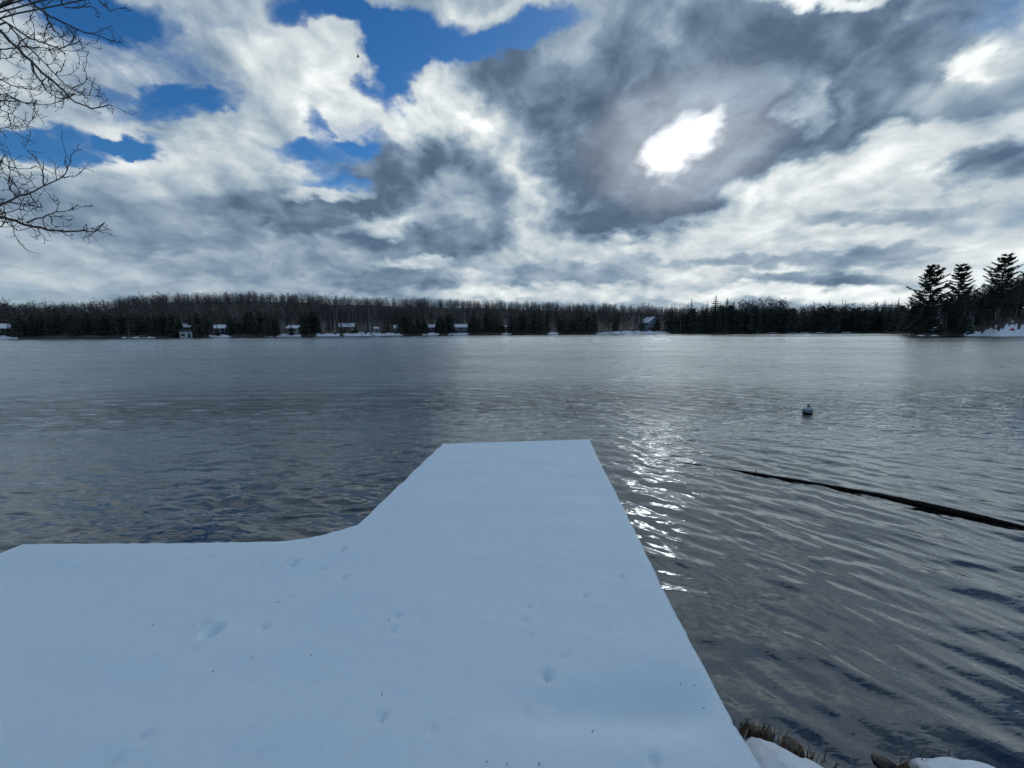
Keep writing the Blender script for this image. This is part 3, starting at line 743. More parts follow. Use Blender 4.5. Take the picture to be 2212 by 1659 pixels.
# ------------------------------------------------------------------ mooring buoy
def build_buoy():
    p = on_z(1744, 893, 0.0); r = .118
    root = thing('mooring_buoy', 'white ball mooring buoy with a blue band floating on the lake', 'buoy', (p.x, p.y, 0.0), .3)
    root.rotation_euler = (R(6), R(-5), .3)
    zc_ = .072
    prof = lambda a, b, n, k=1.0: [(r * k * math.cos(t), zc_ + r * k * math.sin(t)) for t in np.linspace(R(a), R(b), n)]
    mb = MB(); mb.lathe(prof(-4, 89.5, 16), 32); link('float', mb.mesh('float', varied('white_plastic', (.42, .45, .47), (.58, .60, .62), 8, .45, .05), True), root)
    mb = MB(); mb.lathe(prof(-89, -4, 14), 32); link('keel_coating', mb.mesh('keel_coating', varied('dark_algae', (.012, .013, .012), (.03, .03, .026), 14, .8, .3), True), root)
    mb = MB(); mb.lathe(prof(9, 22, 5, 1.012), 32); link('band', mb.mesh('band', varied('blue_band', (.02, .035, .09), (.03, .05, .12), 8, .5, .05), True), root)
    mb = MB(); mb.lathe([(.0, zc_ + r + .034), (.020, zc_ + r + .032), (.026, zc_ + r + .022), (.026, zc_ + r + .002), (.034, zc_ + r - .006), (.034, zc_ + r - .016)], 16)
    cap = link('cap', mb.mesh('cap', varied('black_rubber', (.012, .012, .014), (.02, .02, .022), 8, .6, .1), True), root)
    mb = MB(); mb.tube([(.018 * math.cos(t), 0, zc_ + r + .040 + .018 * math.sin(t)) for t in np.linspace(0, 2 * math.pi, 17)], [.005] * 17, 6, False)
    link('ring', mb.mesh('ring', M['bird'], True), cap)
build_buoy()

# ------------------------------------------------------------------ bird high over the lake
def build_bird():
    d = ray(773.5, 122.5); p = Vector((0, 0, CAM_Z)) + d * 62
    root = thing('bird', 'small dark bird gliding below the bright cloud', 'bird', p, R(20), None, .6)
    mb = MB(); mb.tube([(-.30, 0, 0), (-.18, 0, .01), (0, 0, 0), (.16, 0, .01), (.25, 0, .02), (.31, 0, .01)], [.01, .05, .08, .06, .045, .01], 8)
    link('body', mb.mesh('body', M['bird'], True), root)
    for s in (-1, 1):
        mb = MB()
        prof = [(0.0, .14, -.12, .02), (.22, .17, -.08, .12), (.42, .06, -.16, .15), (.62, -.16, -.24, .10)]
        for (a, b) in zip(prof, prof[1:]):
            mb.poly([(a[1], s * a[0], a[3]), (b[1], s * b[0], b[3]), (b[2], s * b[0], b[3] - .01), (a[2], s * a[0], a[3] - .01)])
        link('wing', mb.mesh('wing', M['bird']), root)
    mb = MB(); mb.poly([(-.26, -.03, 0), (-.26, .03, 0), (-.44, .09, 0), (-.44, -.09, 0)]); link('tail', mb.mesh('tail', M['bird']), root)
build_bird()

# ------------------------------------------------------------------ bare tree on the bank to the left: limbs reach over the lake
def build_near_tree():
    K = 520 / 938 * 2212 / 3840
    base = Vector((-9.6, 4.2, 0.35))
    root = thing('bare_maple', 'bare leafless tree on the bank whose budded twigs hang over the lake', 'tree', base)
    r_ = random.Random(77)
    # limb runs traced in a 938 x 1659 enlargement of the photograph's left edge; depth (metres) at start and end, thickness at start
    A = [
     ([(0, 210), (100, 305), (210, 410), (330, 530), (430, 610), (510, 690), (620, 735), (740, 705)], 5.0, 5.3, 13),
     ([(150, -30), (300, 85), (420, 150), (530, 205), (660, 235), (800, 290)], 4.8, 5.4, 10),
     ([(0, 125), (120, 205), (200, 260), (300, 290), (400, 325), (480, 300), (550, 260)], 5.2, 5.5, 9),
     ([(40, 150), (150, 270), (270, 395), (380, 510), (480, 600), (560, 640), (690, 655)], 5.2, 5.1, 7),
     ([(0, 330), (110, 325), (260, 320), (360, 330), (480, 345), (600, 350)], 5.4, 5.7, 6),
     ([(0, 535), (100, 580), (200, 610), (280, 570)], 5.0, 5.2, 6),
     ([(0, 680), (100, 685), (200, 700), (310, 708), (440, 690)], 4.9, 5.1, 6),
     ([(0, 640), (60, 650), (160, 690), (230, 715)], 5.0, 5.0, 5),
     ([(215, 420), (250, 520), (310, 610), (390, 665), (470, 660)], 5.1, 5.3, 6),
     ([(300, 90), (330, 150), (370, 215), (430, 265), (500, 290)], 4.9, 5.1, 6),
     ([(310, 90), (320, 170), (300, 240), (296, 290)], 4.9, 4.9, 4),
     ([(400, -20), (440, 50), (560, 45), (640, 55)], 4.7, 5.0, 6),
     ([(650, -20), (700, 40), (760, 85)], 4.8, 5.0, 6),
     ([(0, 740), (80, 770), (150, 810), (200, 830)], 4.9, 5.0, 5), ([(0, 870), (40, 860), (75, 835)], 4.8, 4.8, 4),
     ([(0, 395), (50, 395), (82, 350)], 5.4, 5.4, 4), ([(110, 325), (170, 260), (230, 215)], 5.2, 5.0, 5), ([(200, -30), (215, 40), (225, 80)], 4.8, 4.8, 7),
     ([(480, 600), (560, 570), (600, 525)], 5.1, 5.2, 4), ([(330, 530), (340, 600), (390, 640)], 5.1, 5.2, 4), ([(380, 510), (420, 470), (430, 430)], 5.1, 5.1, 4),
     ([(0, 1390), (90, 1345), (200, 1310), (300, 1255), (420, 1200), (460, 1120), (495, 1035)], 4.6, 5.1, 8),
     ([(0, 1470), (100, 1490), (200, 1525), (300, 1550), (430, 1565), (560, 1562), (640, 1565), (710, 1505)], 4.6, 5.2, 13),
     ([(180, 1505), (290, 1470), (380, 1435), (405, 1365)], 4.7, 4.9, 6), ([(380, 1435), (440, 1425), (500, 1412)], 4.9, 5.0, 4),
     ([(20, 1090), (60, 1140), (130, 1170), (210, 1220), (250, 1280)], 4.8, 4.7, 5), ([(300, 1255), (290, 1160), (290, 1090)], 4.8, 4.8, 5),
     ([(420, 1200), (370, 1175)], 4.9, 4.9, 4), ([(430, 1195), (490, 1200)], 4.9, 4.95, 4), ([(0, 1450), (110, 1420), (190, 1425), (290, 1390)], 4.7, 4.9, 5),
     ([(100, 1330), (70, 1280), (60, 1220)], 4.7, 4.7, 5), ([(140, 1320), (110, 1260), (85, 1240)], 4.7, 4.7, 4), ([(0, 1370), (90, 1375), (200, 1380), (260, 1350)], 4.7, 4.8, 5),
     ([(0, 1535), (40, 1500), (90, 1545), (130, 1560)], 4.6, 4.7, 5), ([(340, 1465), (350, 1520), (400, 1550)], 4.8, 4.9, 4), ([(560, 1560), (580, 1515)], 5.0, 5.0, 4), ([(250, 1535), (270, 1585)], 4.8, 4.8, 4), ([(430, 1565), (445, 1590)], 5.0, 5.0, 3),
     ([(0, 1190), (60, 1230), (75, 1300)], 4.7, 4.7, 5),
    ]
    def P3(x, y, dep):
        d = ray(x * K, y * K); return Vector((0, 0, CAM_Z)) + d * (dep / d.y)
    forks = {}
    # trunk and two heavy limbs outside the picture
    t_up = Vector((0, 0, 0))
    trunk_pts = [Vector((0, 0, -.4)), Vector((.05, 0, .6)), Vector((.1, .05, 2.2)), Vector((.25, .1, 4.0)), Vector((.3, .1, 6.0)), Vector((.2, .1, 8.5))]
    mb = MB(); mb.tube(trunk_pts, [.30, .24, .20, .17, .13, .07], 14); link('trunk', mb.mesh('trunk', M['bark'], True), root)
    def loc(p): return p - base
    left_up = P3(-60, 190, 5.0); left_dn = P3(-60, 1440, 4.6)
    heavy = []
    for tgt, z0 in ((left_up, 3.6), (left_dn, 1.9)):
        a = Vector((.12, .06, z0)); e = loc(tgt)
        m1 = a.lerp(e, .5) + Vector((0, .1, .35))
        mb = MB(); mb.tube([a, a.lerp(m1, .5) + Vector((0, 0, .1)), m1, m1.lerp(e, .5) + Vector((0, 0, .06)), e], [.10, .08, .06, .045, .035], 10)
        link('limb', mb.mesh('limb', M['bark'], True), root); heavy.append((m1.lerp(e, .5), e))
    def spur(mb, p, d, ln, r0, depth=0):
        pts = [p]; q = p.copy(); dd = d.copy(); n = 4
        for i in range(n):
            dd = (dd + Vector((r_.gauss(0, .22), r_.gauss(0, .22), r_.gauss(.05, .22)))).normalized()
            q = q + dd * (ln / n); pts.append(q.copy())
            if depth < 2 and r_.random() < (.6 if depth == 0 else .4):
                sd_ = (dd + Vector((r_.gauss(0, .8), r_.gauss(0, .8), r_.gauss(.1, .8)))).normalized()
                spur(mb, q.copy(), sd_, ln * r_.uniform(.25, .5), r0 * .7, depth + 1)
        rad = [r0 * (1 - .5 * i / n) for i in range(n + 1)]
        mb.tube(pts, rad, 4, False)
        mb.tube([pts[-1] - dd * .004, pts[-1] + dd * .006, pts[-1] + dd * .018], [rad[-1], rad[-1] * 2.0, .001], 5, False)   # bud
    for (path, d0, d1, th) in A:
        n = len(path)
        P_ = [loc(P3(x + r_.gauss(0, 1.5), y + r_.gauss(0, 1.5), d0 + (d1 - d0) * i / (n - 1))) for i, (x, y) in enumerate(path)]
        if path[0][0] <= 40 or path[0][1] < 0:      # carries on outside the picture to a heavy limb
            tgt = heavy[0] if path[0][1] < 900 else heavy[1]
            P_ = [tgt[0].lerp(tgt[1], r_.random())] + P_
            P_.insert(1, P_[0].lerp(P_[1], .6) + Vector((0, 0, r_.uniform(-.05, .05))))
        r0 = th * .5 * K / FPX * 5.2 * 1.55
        # subdivide for a crooked run
        pts, rad = [], []
        for i in range(len(P_) - 1):
            for k in range(3):
                t = k / 3; w = (i + t) / (len(P_) - 1)
                j = .006 if 0 < k else .002
                pts.append(P_[i].lerp(P_[i + 1], t) + Vector((r_.gauss(0, j), r_.gauss(0, j), r_.gauss(0, j)))); rad.append(max(.0032, r0 * (1 - .72 * w)))
        pts.append(P_[-1]); rad.append(max(.0028, r0 * .26))
        mb = MB(); mb.tube(pts, rad, 7)
        br = link('branch', mb.mesh('branch', M['bark'], True), root)
        mb = MB()
        for i in range(3, len(pts)):
            if r_.random() < .62:
                t = (pts[i] - pts[i - 1]).normalized()
                sd_ = (t * .6 + Vector((r_.gauss(0, .7), r_.gauss(0, .5), r_.gauss(.12, .7)))).normalized()
                spur(mb, pts[i].copy(), sd_, r_.uniform(.06, .26), .0040)
        if mb.v: link('twigs', mb.mesh('twigs', M['twig_near'], True), br)['kind'] = 'stuff'
build_near_tree()

# ------------------------------------------------------------------ prototypes of the far trees (metres, base at z = 0)
def tri_soup(tris): return np.array(tris, float).reshape(-1, 3), np.arange(len(tris) * 3).reshape(-1, 3)
def spruce_tris(seed, h, w, levels, per, fine=True, ragged=.3):
    r = random.Random(seed); T = []
    for i in range(levels):
        f = (i + r.uniform(-.2, .2)) / levels; z = h * (.04 + .95 * f)
        L = w * (1 - f) ** .85 * r.uniform(.75, 1.1) + .12
        for k in range(per):
            a = 2 * math.pi * (k + r.random() * .8) / per; l = L * r.uniform(1 - ragged, 1.1)
            dx_, dy_ = math.cos(a), math.sin(a); drop = l * r.uniform(.15, .45)
            b = (0, 0, z + .1); e = (dx_ * l, dy_ * l, z - drop); m_ = (dx_ * l * .55, dy_ * l * .55, z - drop * .3)
            wd = l * r.uniform(.22, .34); sx, sy = -dy_ * wd, dx_ * wd
            p1 = (m_[0] + sx, m_[1] + sy, m_[2] - .25 * wd); p2 = (m_[0] - sx, m_[1] - sy, m_[2] - .25 * wd)
            T += [(b, p1, e), (b, e, p2)]
            if fine:
                hang = (m_[0], m_[1], m_[2] - l * .35)
                T += [(p1, hang, e), (p2, e, hang), (b, hang, m_)]
    T += [((-.08, 0, h * .93), (.08, 0, h * .93), (0, 0, h * 1.04)), ((0, -.08, h * .93), (0, .08, h * .93), (0, 0, h * 1.04))]
    return T
def cedar_tris(seed, h, w, n):
    """shaggy evergreen: a few overlapping ragged spires"""
    r = random.Random(seed); T = []
    peaks = [(0, 0, 1.0, 1.0)] + [(r.uniform(-.75, .75) * w, r.uniform(-.75, .75) * w, r.uniform(.5, .9), r.uniform(.5, .8)) for _ in range(4)]
    for q in range(n):
        x0, y0, hk, wk = peaks[0] if q % 5 < 2 else r.choice(peaks)
        f = r.random() ** .85; z = h * hk * f
        rad = w * .82 * wk * (1 - f) ** .62 * (.75 + .25 * math.sin(f * 31 + seed + x0 * 3)) + .12
        a = r.uniform(0, 6.28); k = rad * math.sqrt(r.uniform(.1, 1.0))
        c = Vector((x0 + math.cos(a) * k, y0 + math.sin(a) * k, z)); s = w * r.uniform(.10, .26)
        o = Vector((math.cos(a), math.sin(a), -.35)) * s * 1.2
        d = Vector((r.gauss(0, 1), r.gauss(0, 1), r.gauss(0, .6))).normalized() * s * .6
        T += [(tuple(c + d), tuple(c + o), tuple(c - d))]
    return T
def stick(T, a, b, w0, w1):
    """thin two-sided limb as a flat-sided sliver with three sides"""
    a, b = Vector(a), Vector(b); t = (b - a).normalized(); s = t.cross(Vector((.3, .9, .1))).normalized(); q = t.cross(s)
    A3 = [a + (s * math.cos(k) + q * math.sin(k)) * w0 for k in (0, 2.094, 4.189)]
    if w1 < .012:
        for i in range(2): T.append((tuple(A3[i]), tuple(A3[i + 1]), tuple(b)))
        return
    B3 = [b + (s * math.cos(k) + q * math.sin(k)) * w1 for k in (0, 2.094, 4.189)]
    for i in range(3):
        j = (i + 1) % 3; T.append((tuple(A3[i]), tuple(A3[j]), tuple(B3[j]))); T.append((tuple(A3[i]), tuple(B3[j]), tuple(B3[i])))
def bare_tris(seed, h, w, limbs=14, br=6, tw=5, lean=0.0, low=.3, wid=1.0):
    """returns trunk triangles and crown triangles of a leafless hardwood"""
    r = random.Random(seed); T0, T1 = [], []
    top = Vector((lean * h + r.gauss(0, .3), r.gauss(0, .3), h * .86)); P_ = [Vector((0, 0, -.4)), Vector((top.x * .3 + r.gauss(0, .12), top.y * .3, h * .3)), Vector((top.x * .62 + r.gauss(0, .2), top.y * .6, h * .6)), top]
    rad = [.0145 * h * wid, .011 * h * wid, .0075 * h * wid, .02]
    for i in range(3): stick(T0, P_[i], P_[i + 1], rad[i], rad[i + 1])
    for k in range(limbs):
        f = low + (1 - low) * (k + r.random()) / limbs * .96
        i = min(2, int(f * 3)); p = P_[i].lerp(P_[i + 1], f * 3 - i)
        a = 2.4 * k + r.uniform(-.4, .4); L = w * (1.15 - .75 * (f - low) / (1 - low)) * r.uniform(.7, 1.1); up = r.uniform(.7, 1.5)
        d = Vector((math.cos(a), math.sin(a), up)).normalized(); e = p + d * L
        stick(T1, p, e, .045 + .03 * (1 - f), .02)
        for b in range(br):
            g = r.uniform(.3, 1.0); q = p.lerp(e, g); d2 = (d + Vector((r.gauss(0, .6), r.gauss(0, .6), r.gauss(.25, .5)))).normalized(); l2 = L * r.uniform(.25, .5); e2 = q + d2 * l2
            stick(T1, q, e2, .022, .005)
            for _ in range(tw):
                q3 = q.lerp(e2, r.uniform(.3, 1)); d3 = (d2 + Vector((r.gauss(0, .7), r.gauss(0, .7), r.gauss(.3, .6)))).normalized() * l2 * r.uniform(.4, .9)
                s = d3.cross(Vector((r.gauss(0, 1), r.gauss(0, 1), r.gauss(0, 1)))).normalized() * .016
                T1.append((tuple(q3 - s), tuple(q3 + s), tuple(q3 + d3)))
    return T0, T1
def pine_tris(seed, h, w, bare=.3, tiers=17):
    """white pine: level tiers of plumes that sweep up at the ends, gaps between; returns trunk, crown"""
    r = random.Random(seed); T0, T1 = [], []
    pts = [Vector((0, 0, -.5)), Vector((.1, 0, h * .35)), Vector((r.gauss(0, .2), r.gauss(0, .2), h * .7)), Vector((r.gauss(0, .25), 0, h * .985))]
    for i in range(3): stick(T0, pts[i], pts[i + 1], (.26, .2, .12)[i], (.2, .12, .03)[i])
    for k in range(tiers):
        f = bare + (1 - bare) * (k + r.uniform(-.25, .25)) / tiers; f = min(.985, f); i = min(2, int(f * 3)); p = pts[i].lerp(pts[i + 1], f * 3 - i)
        env = (1 - (f - bare) / (1 - bare)) ** .72 * (.72 + .28 * min(1, (f - bare) / .15))
        n = r.randint(4, 6)
        a0 = r.uniform(0, 6.28); env *= r.choice((1, 1, .72, 1.12, .9))
        for b in range(n):
            a = a0 + 6.28 * (b + r.uniform(-.25, .25)) / n; L = w * env * r.uniform(.4, 1.12) + .5
            d = Vector((math.cos(a), math.sin(a), 0)); rise = r.uniform(.02, .30) + .35 * max(0, f - .8) * 3
            bend = [p + d * L * t + Vector((0, 0, L * (rise * t + .22 * t * t - .10 * math.sin(t * 3.14)))) for t in (0, .35, .7, 1.0)]
            for j in range(3): stick(T1, bend[j], bend[j + 1], .05 * (1 - j * .28), .05 * (1 - (j + 1) * .28) + .004)
            side = Vector((-d.y, d.x, 0))
            m = int(16 + L * 11)
            for _ in range(m):                     # needle plumes
                t = r.uniform(.22, 1.02); j = min(2, int(t * 3)); c = bend[j].lerp(bend[j + 1], t * 3 - j)
                sp = L * .26 * (1.15 - t * .6)
                c = c + side * r.uniform(-sp, sp) + Vector((0, 0, r.uniform(-.08, .16)))
                for _q in range(2):
                    g = (d * r.uniform(.3, 1) + side * r.uniform(-.8, .8) + Vector((0, 0, r.uniform(.0, .55)))).normalized() * r.uniform(.4, .85)
                    s = g.cross(Vector((r.gauss(0, .3), r.gauss(0, .3), 1))).normalized() * r.uniform(.13, .22)
                    T1.append((tuple(c - s), tuple(c + s), tuple(c + g)))
    return T0, T1
def tmesh(name, T, mat):
    V, F = tri_soup(T); return raw_mesh(name, V, F, mat)
def trunk_mesh(h, r, mat):
    mb = MB(); mb.tube([(0, 0, -.5), (0.03, 0, h * .5), (0, 0, h)], [r, r * .7, r * .15], 6); return mb.mesh('trunk', mat, True)

PROTO = {}
def proto(kind, trunk_me, crown_me): PROTO.setdefault(kind, []).append((trunk_me, crown_me))
for s in range(5):
    h = 10.0; proto('spruce', trunk_mesh(h * .95, .14, M['bark_far']), tmesh('crown', spruce_tris(100 + s, h, 1.7 + .3 * (s % 3), 18, 8), M['needle']))
for s in range(4):
    h = 10.0; proto('cedar', trunk_mesh(h * .8, .16, M['bark_far']), tmesh('crown', cedar_tris(130 + s, h, 2.3 + .35 * s, 1300), M['needle']))
for s in range(5):
    a, b = bare_tris(160 + s, 10.0, 2.6, 16, 8, 9, .02 * (s - 2), .24); proto('hardwood', tmesh('trunk', a, M['bark_far']), tmesh('crown', b, M['twig']))
for s in range(5):
    a, b = bare_tris(190 + s, 10.0, 1.9, 12, 6, 7, .035 * (s - 2), .42, .95); proto('birch', tmesh('trunk', a, M['birch']), tmesh('crown', b, M['twig']))
LABELS = {
 'spruce': ('spruce_tree', 'narrow dark spruce', 'tree', 'spruces along the far shore'),
 'cedar': ('cedar_tree', 'shaggy dark evergreen', 'tree', 'rounded evergreens along the far shore'),
 'hardwood': ('bare_hardwood', 'leafless grey brown hardwood', 'tree', 'bare hardwoods along the far shore'),
 'birch': ('birch_tree', 'bare pale trunked birch', 'tree', 'pale birches along the far shore'),
}
REGIONS = [(45, 'above the snow mound at the end of the lake'), (262, 'between the end snow mound and the snowy shore strip'), (400, 'left of the white boathouse'), (500, 'around the white snow bank beside the boathouse'), (625, 'between the boathouse and the pale grey cabin'),
           (690, 'beside the pale grey cabin'), (745, 'on the first birch lawn'), (808, 'in front of the dark log cabin'), (870, 'behind the lawn with the red canoe'), (985, 'between the red canoe and the long blue cottage'), (1090, 'right of the long blue cottage'),
           (1200, 'beside the snowy gap with the white hut'), (1300, 'between the white hut and the dark blue boat'), (1420, 'around the tall blue grey house'), (1530, 'between the blue grey house and the tallest spruce'), (1620, 'just right of the tallest spruce'), (1780, 'in the unbroken wood past the tallest spruce'), (1e9, 'where the unbroken wood nears the point')]
def region(px): return next(t for b, t in REGIONS if px < b)
tr = random.Random(2024)
def plant(kind, px, t, h, wide=1.0, label=None, zoff=0.0, name=None, group=None):
    nm, lab, cat, grp = LABELS[kind]
    tm, cm = tr.choice(PROTO[kind])
    p = far_point(px, t) + Vector((0, 0, zoff)); k = h / 10.0
    o = thing(name or nm, label or lab + ' ' + region(px), cat, p, tr.uniform(0, 6.28), group or grp, (k * wide, k * wide, k))
    link('trunk', tm, o); link('crown', cm, o)
    return o
def in_clear(px, margin=0):
    return any(a + margin < px < b - margin for a, b, d, k in CLEAR if d > 5 and px < 2080)

# evergreens: columns of the photograph they stand in, spacing, depth behind the water, heights
for (a, b, step, t0, t1, h0, h1, mix) in [
    (36, 75, 9, 1.5, 8, 6, 9, .2), (75, 200, 9, 4, 14, 7, 10.5, .25), (190, 330, 8, 3, 14, 8.5, 11.5, .25), (330, 392, 7, 2, 10, 8, 11, .3), (412, 456, 7, 2, 12, 8, 11, .3),
    (497, 600, 7, 2, 14, 8, 11.5, .35), (652, 690, 7, 2, 10, 8, 12, .5), (866, 922, 7, 2, 9, 8.5, 12, .55), (946, 978, 6, 2, 9, 9, 12, .5),
    (1016, 1086, 6, 2, 10, 9, 13, .7), (1102, 1188, 6, 2, 12, 9, 14, .75), (1208, 1290, 6, 2, 12, 9, 14, .75), (1296, 1384, 7, 11, 18, 11, 15, .9),
    (1424, 1500, 4.4, 1, 14, 11, 16, .8), (1500, 1700, 4.2, 1, 14, 11.5, 17, .75), (1700, 1950, 4.6, 1, 16, 10, 15.5, .65)]:
    px = a
    while px < b:
        kind = 'spruce' if tr.random() < mix else 'cedar'
        if not in_clear(px, 3):
            h = tr.uniform(h0, h1) * (1.0 if kind == 'spruce' else .8)
            plant(kind, px, tr.uniform(t0, t1), h)
        px += step * tr.uniform(.6, 1.4)
plant('spruce', 1543, 8, 18.5, 2.0, 'tallest pointed spruce rising above the far treeline'); plant('spruce', 1568, 9, 16.8, 2.0, 'broad spruce beside the tallest one on the far treeline')
plant('spruce', 1491, 8, 16.8, 1.7, 'tall full spruce above the thick evergreens right of the blue house')
for px, h in ((1525, 15), (1584, 15.5), (1646, 15), (1682, 16), (1690, 15), (1890, 14), (1905, 15.5), (1935, 15)): plant('spruce', px, tr.uniform(8, 16), h, .9)
for px, t, h in ((470, 3, 5), (421, 4, 6), (494, 5, 7), (630, 3, 5.5), (738, 6, 6.5), (770, 7, 7), (868, 4, 7), (980, 4, 6), (1013, 5, 8), (1386, 8, 9), (1421, 9, 10), (1413, 6, 5), (925, 5, 6), (945, 6, 7), (1088, 6, 7), (20, 5, 5), (33, 4, 6)): plant('spruce', px, t, h, 1.1)
# leafless hardwoods and pale birches
for (a, b, step, t0, t1, h0, h1, bf) in [(0, 600, 15, 10, 30, 9, 12, .25), (600, 870, 4.2, 6, 26, 11, 15, .62), (870, 1300, 6.5, 8, 26, 12, 15.5, .45), (1300, 1440, 8, 14, 26, 12, 16, .3), (1440, 1700, 9, 2, 22, 12, 17, .4), (1600, 1700, 8, 12, 26, 17, 19.5, 0), (1700, 1950, 9, 2, 22, 12, 15.5, .25)]:
    px = a
    while px < b:
        plant('birch' if tr.random() < bf else 'hardwood', px, tr.uniform(t0, t1), tr.uniform(h0, h1), tr.uniform(.85, 1.25)); px += step * tr.uniform(.6, 1.4)
for px, t, h in ((617, 5, 12), (636, 6, 13), (700, 4, 11), (716, 7, 12), (757, 3, 12), (782, 2, 12.5), (790, 4, 12), (800, 5, 13), (826, 3, 11), (845, 5, 12), (255, 1.5, 8), (278, 1.5, 7), (395, 4, 10), (610, 4, 11)):
    plant('birch', px, t, h)

# the wood behind, up the hills: one mass
def forest_mass(name, label, protos, mat, spots):
    Vs, Fs, nv = [], [], 0
    for (p, h, wd, a, i) in spots:
        V, F = protos[i % len(protos)]; c, s = math.cos(a), math.sin(a); k = h / 10
        W_ = np.stack([(V[:, 0] * c - V[:, 1] * s) * k * wd, (V[:, 0] * s + V[:, 1] * c) * k * wd, V[:, 2] * k], 1) + np.array(p)
        Vs.append(W_); Fs.append(F + nv); nv += len(V)
    tag(link(name, raw_mesh(name, np.concatenate(Vs), np.concatenate(Fs), mat)), label, kind='stuff')
fr_ = random.Random(55)
lowbare = []
for s in range(6):
    a, b = bare_tris(300 + s, 10, 3.0, 12, 4, 6, .02 * (s - 3), .02, .6); lowbare.append(tri_soup(a + b))
lowspr = [tri_soup(spruce_tris(320 + s, 10, 1.7 + .3 * s, 10, 5, False)) for s in range(3)]
sb, ss = [], []
for q_ in range(4300):
    px = fr_.uniform(-90, 1990); t = 14 + 235 * fr_.random() ** .8 if q_ < 2300 else fr_.uniform(150, 285)
    h = fr_.uniform(10.5, 15) if t < 150 else fr_.uniform(6, 10)
    sp = (far_point(px, t) - Vector((0, 0, .05 * max(0, t - 240))), h, fr_.uniform(.9, 1.4) if t < 150 else fr_.uniform(1.2, 1.8), fr_.uniform(0, 6.28), fr_.randint(0, 9))
    if fr_.random() < (.22 if px < 700 else .15 if px < 1200 else .30): ss.append((sp[0], h * fr_.uniform(.7, 1.0), sp[2], sp[3], sp[4]))
    else: sb.append(sp)
forest_mass('bare_forest', 'brown leafless wood covering the hills beyond the lake', lowbare, M['twig'], sb)
forest_mass('spruce_forest', 'scattered dark spruces through the hillside wood', lowspr, M['needle'], ss)

# ------------------------------------------------------------------ wooded point on the right
def big_pine(label, px, t, h, w, seed, bare, tiers, rz):
    a, b = pine_tris(seed, h, w, bare, tiers)
    o = thing('white_pine', label, 'tree', far_point(px, t), rz, 'big pines on the right point')
    link('trunk', tmesh('trunk', a, M['bark_far']), o); link('crown', tmesh('crown', b, M['pine']), o)
big_pine('wide ragged white pine with a forked top at the tip of the point', 1999, 7, 18.8, 5.4, 501, .22, 19, .4)
big_pine('slimmer white pine with open tiers between two wider pines', 2062, 8, 18.5, 3.6, 517, .25, 17, 1.9)
big_pine('tallest white pine with upswept branches over the snowy slope', 2152, 12, 19.5, 5.2, 523, .2, 19, 3.0)
big_pine('half hidden white pine in the bare wood at the edge of the point', 2208, 22, 15.5, 4.2, 531, .2, 15, 1.0)
PR = random.Random(9)
for i, (px, t, h) in enumerate([(1968, 4, 7), (1985, 3, 6.5), (2015, 4, 8), (2032, 6, 9), (2045, 3, 7.5), (2060, 4, 8), (2078, 5, 9), (2090, 9, 10), (2100, 14, 10.5), (2112, 10, 9.5), (2125, 18, 11), (2135, 14, 10), (2150, 20, 11.5), (2165, 18, 10.5), (2178, 24, 12), (2190, 20, 12), (2200, 28, 13), (2212, 26, 12), (2228, 30, 13), (2245, 28, 13), (2000, 9, 9), (2050, 12, 10), (2088, 18, 11), (2160, 30, 13), (2195, 34, 14), (2222, 38, 14), (2300, 30, 13), (2360, 32, 13), (2430, 30, 12), (2120, 26, 12), (2140, 30, 13), (2070, 20, 11)]):
    plant('hardwood' if i % 4 else 'birch', px, t, h, PR.uniform(1.1, 1.7), 'bare tangled tree in the wood on the right point', group='bare trees on the right point', name='bare_tree')
for i, (px, t, h) in enumerate([(1958, 3, 6.0), (1972, 6, 8.0), (1990, 4, 6.5), (2008, 6, 7), (2026, 4, 6), (2040, 9, 8), (2056, 6, 6), (2072, 4, 5.5), (2096, 16, 7), (2118, 22, 8), (2180, 30, 8), (2230, 34, 9), (2085, 3, 4.5), (1980, 3, 5)]):
    plant('cedar', px, t, h, 1.15, 'dark bushy evergreen low on the right point', group='low evergreens on the right point', name='evergreen_bush')
tk = []
for _ in range(330):
    px = PR.uniform(1962, 2420); t = PR.uniform(4, 60)
    if px > 2098 and t < 10 + .12 * (px - 2098): continue
    tk.append((far_point(px, t), PR.uniform(8, 11.5) + .02 * max(0, px - 2060), PR.uniform(.9, 1.5), PR.uniform(0, 6.28), PR.randint(0, 9)))
forest_mass('bare_thicket', 'tangled brown leafless thicket between the trees of the right point', lowbare, M['twig'], tk)
# young spruce loaded with snow
def snowy_spruce(label, px, t, h, seed):
    o = thing('snowy_spruce', label, 'tree', far_point(px, t), .5, 'snow laden young spruces on the right point')
    T = spruce_tris(seed, h, h * .26, 11, 7); link('trunk', trunk_mesh(h * .9, .08, M['bark_far']), o); link('crown', tmesh('crown', T, M['needle']), o)
    r = random.Random(seed); S = []
    for i in range(10):
        f = (i + .3) / 11; z = h * (.05 + .93 * f); L = h * .26 * (1 - f) ** .85
        for k in range(5):
            if r.random() < .45: continue
            a = 6.28 * (k + r.random()) / 5; d = Vector((math.cos(a), math.sin(a), -.28)); s = Vector((-d.y, d.x, 0)) * L * .2
            p0 = Vector((0, 0, z + .12)) + d * L * .35; p1 = Vector((0, 0, z + .12)) + d * L * 1.0; m = (p0 + p1) / 2
            S += [(tuple(p0), tuple(m + s), tuple(p1)), (tuple(p0), tuple(p1), tuple(m - s)), (tuple(m + s), tuple(m - s), tuple(m + Vector((0, 0, .12))))]
    link('snow_load', tmesh('snow_load', S, M['far_snow']), o)
snowy_spruce('young spruce with snow on every bough at the foot of the snowy slope', 2094, 2.5, 6.2, 11)
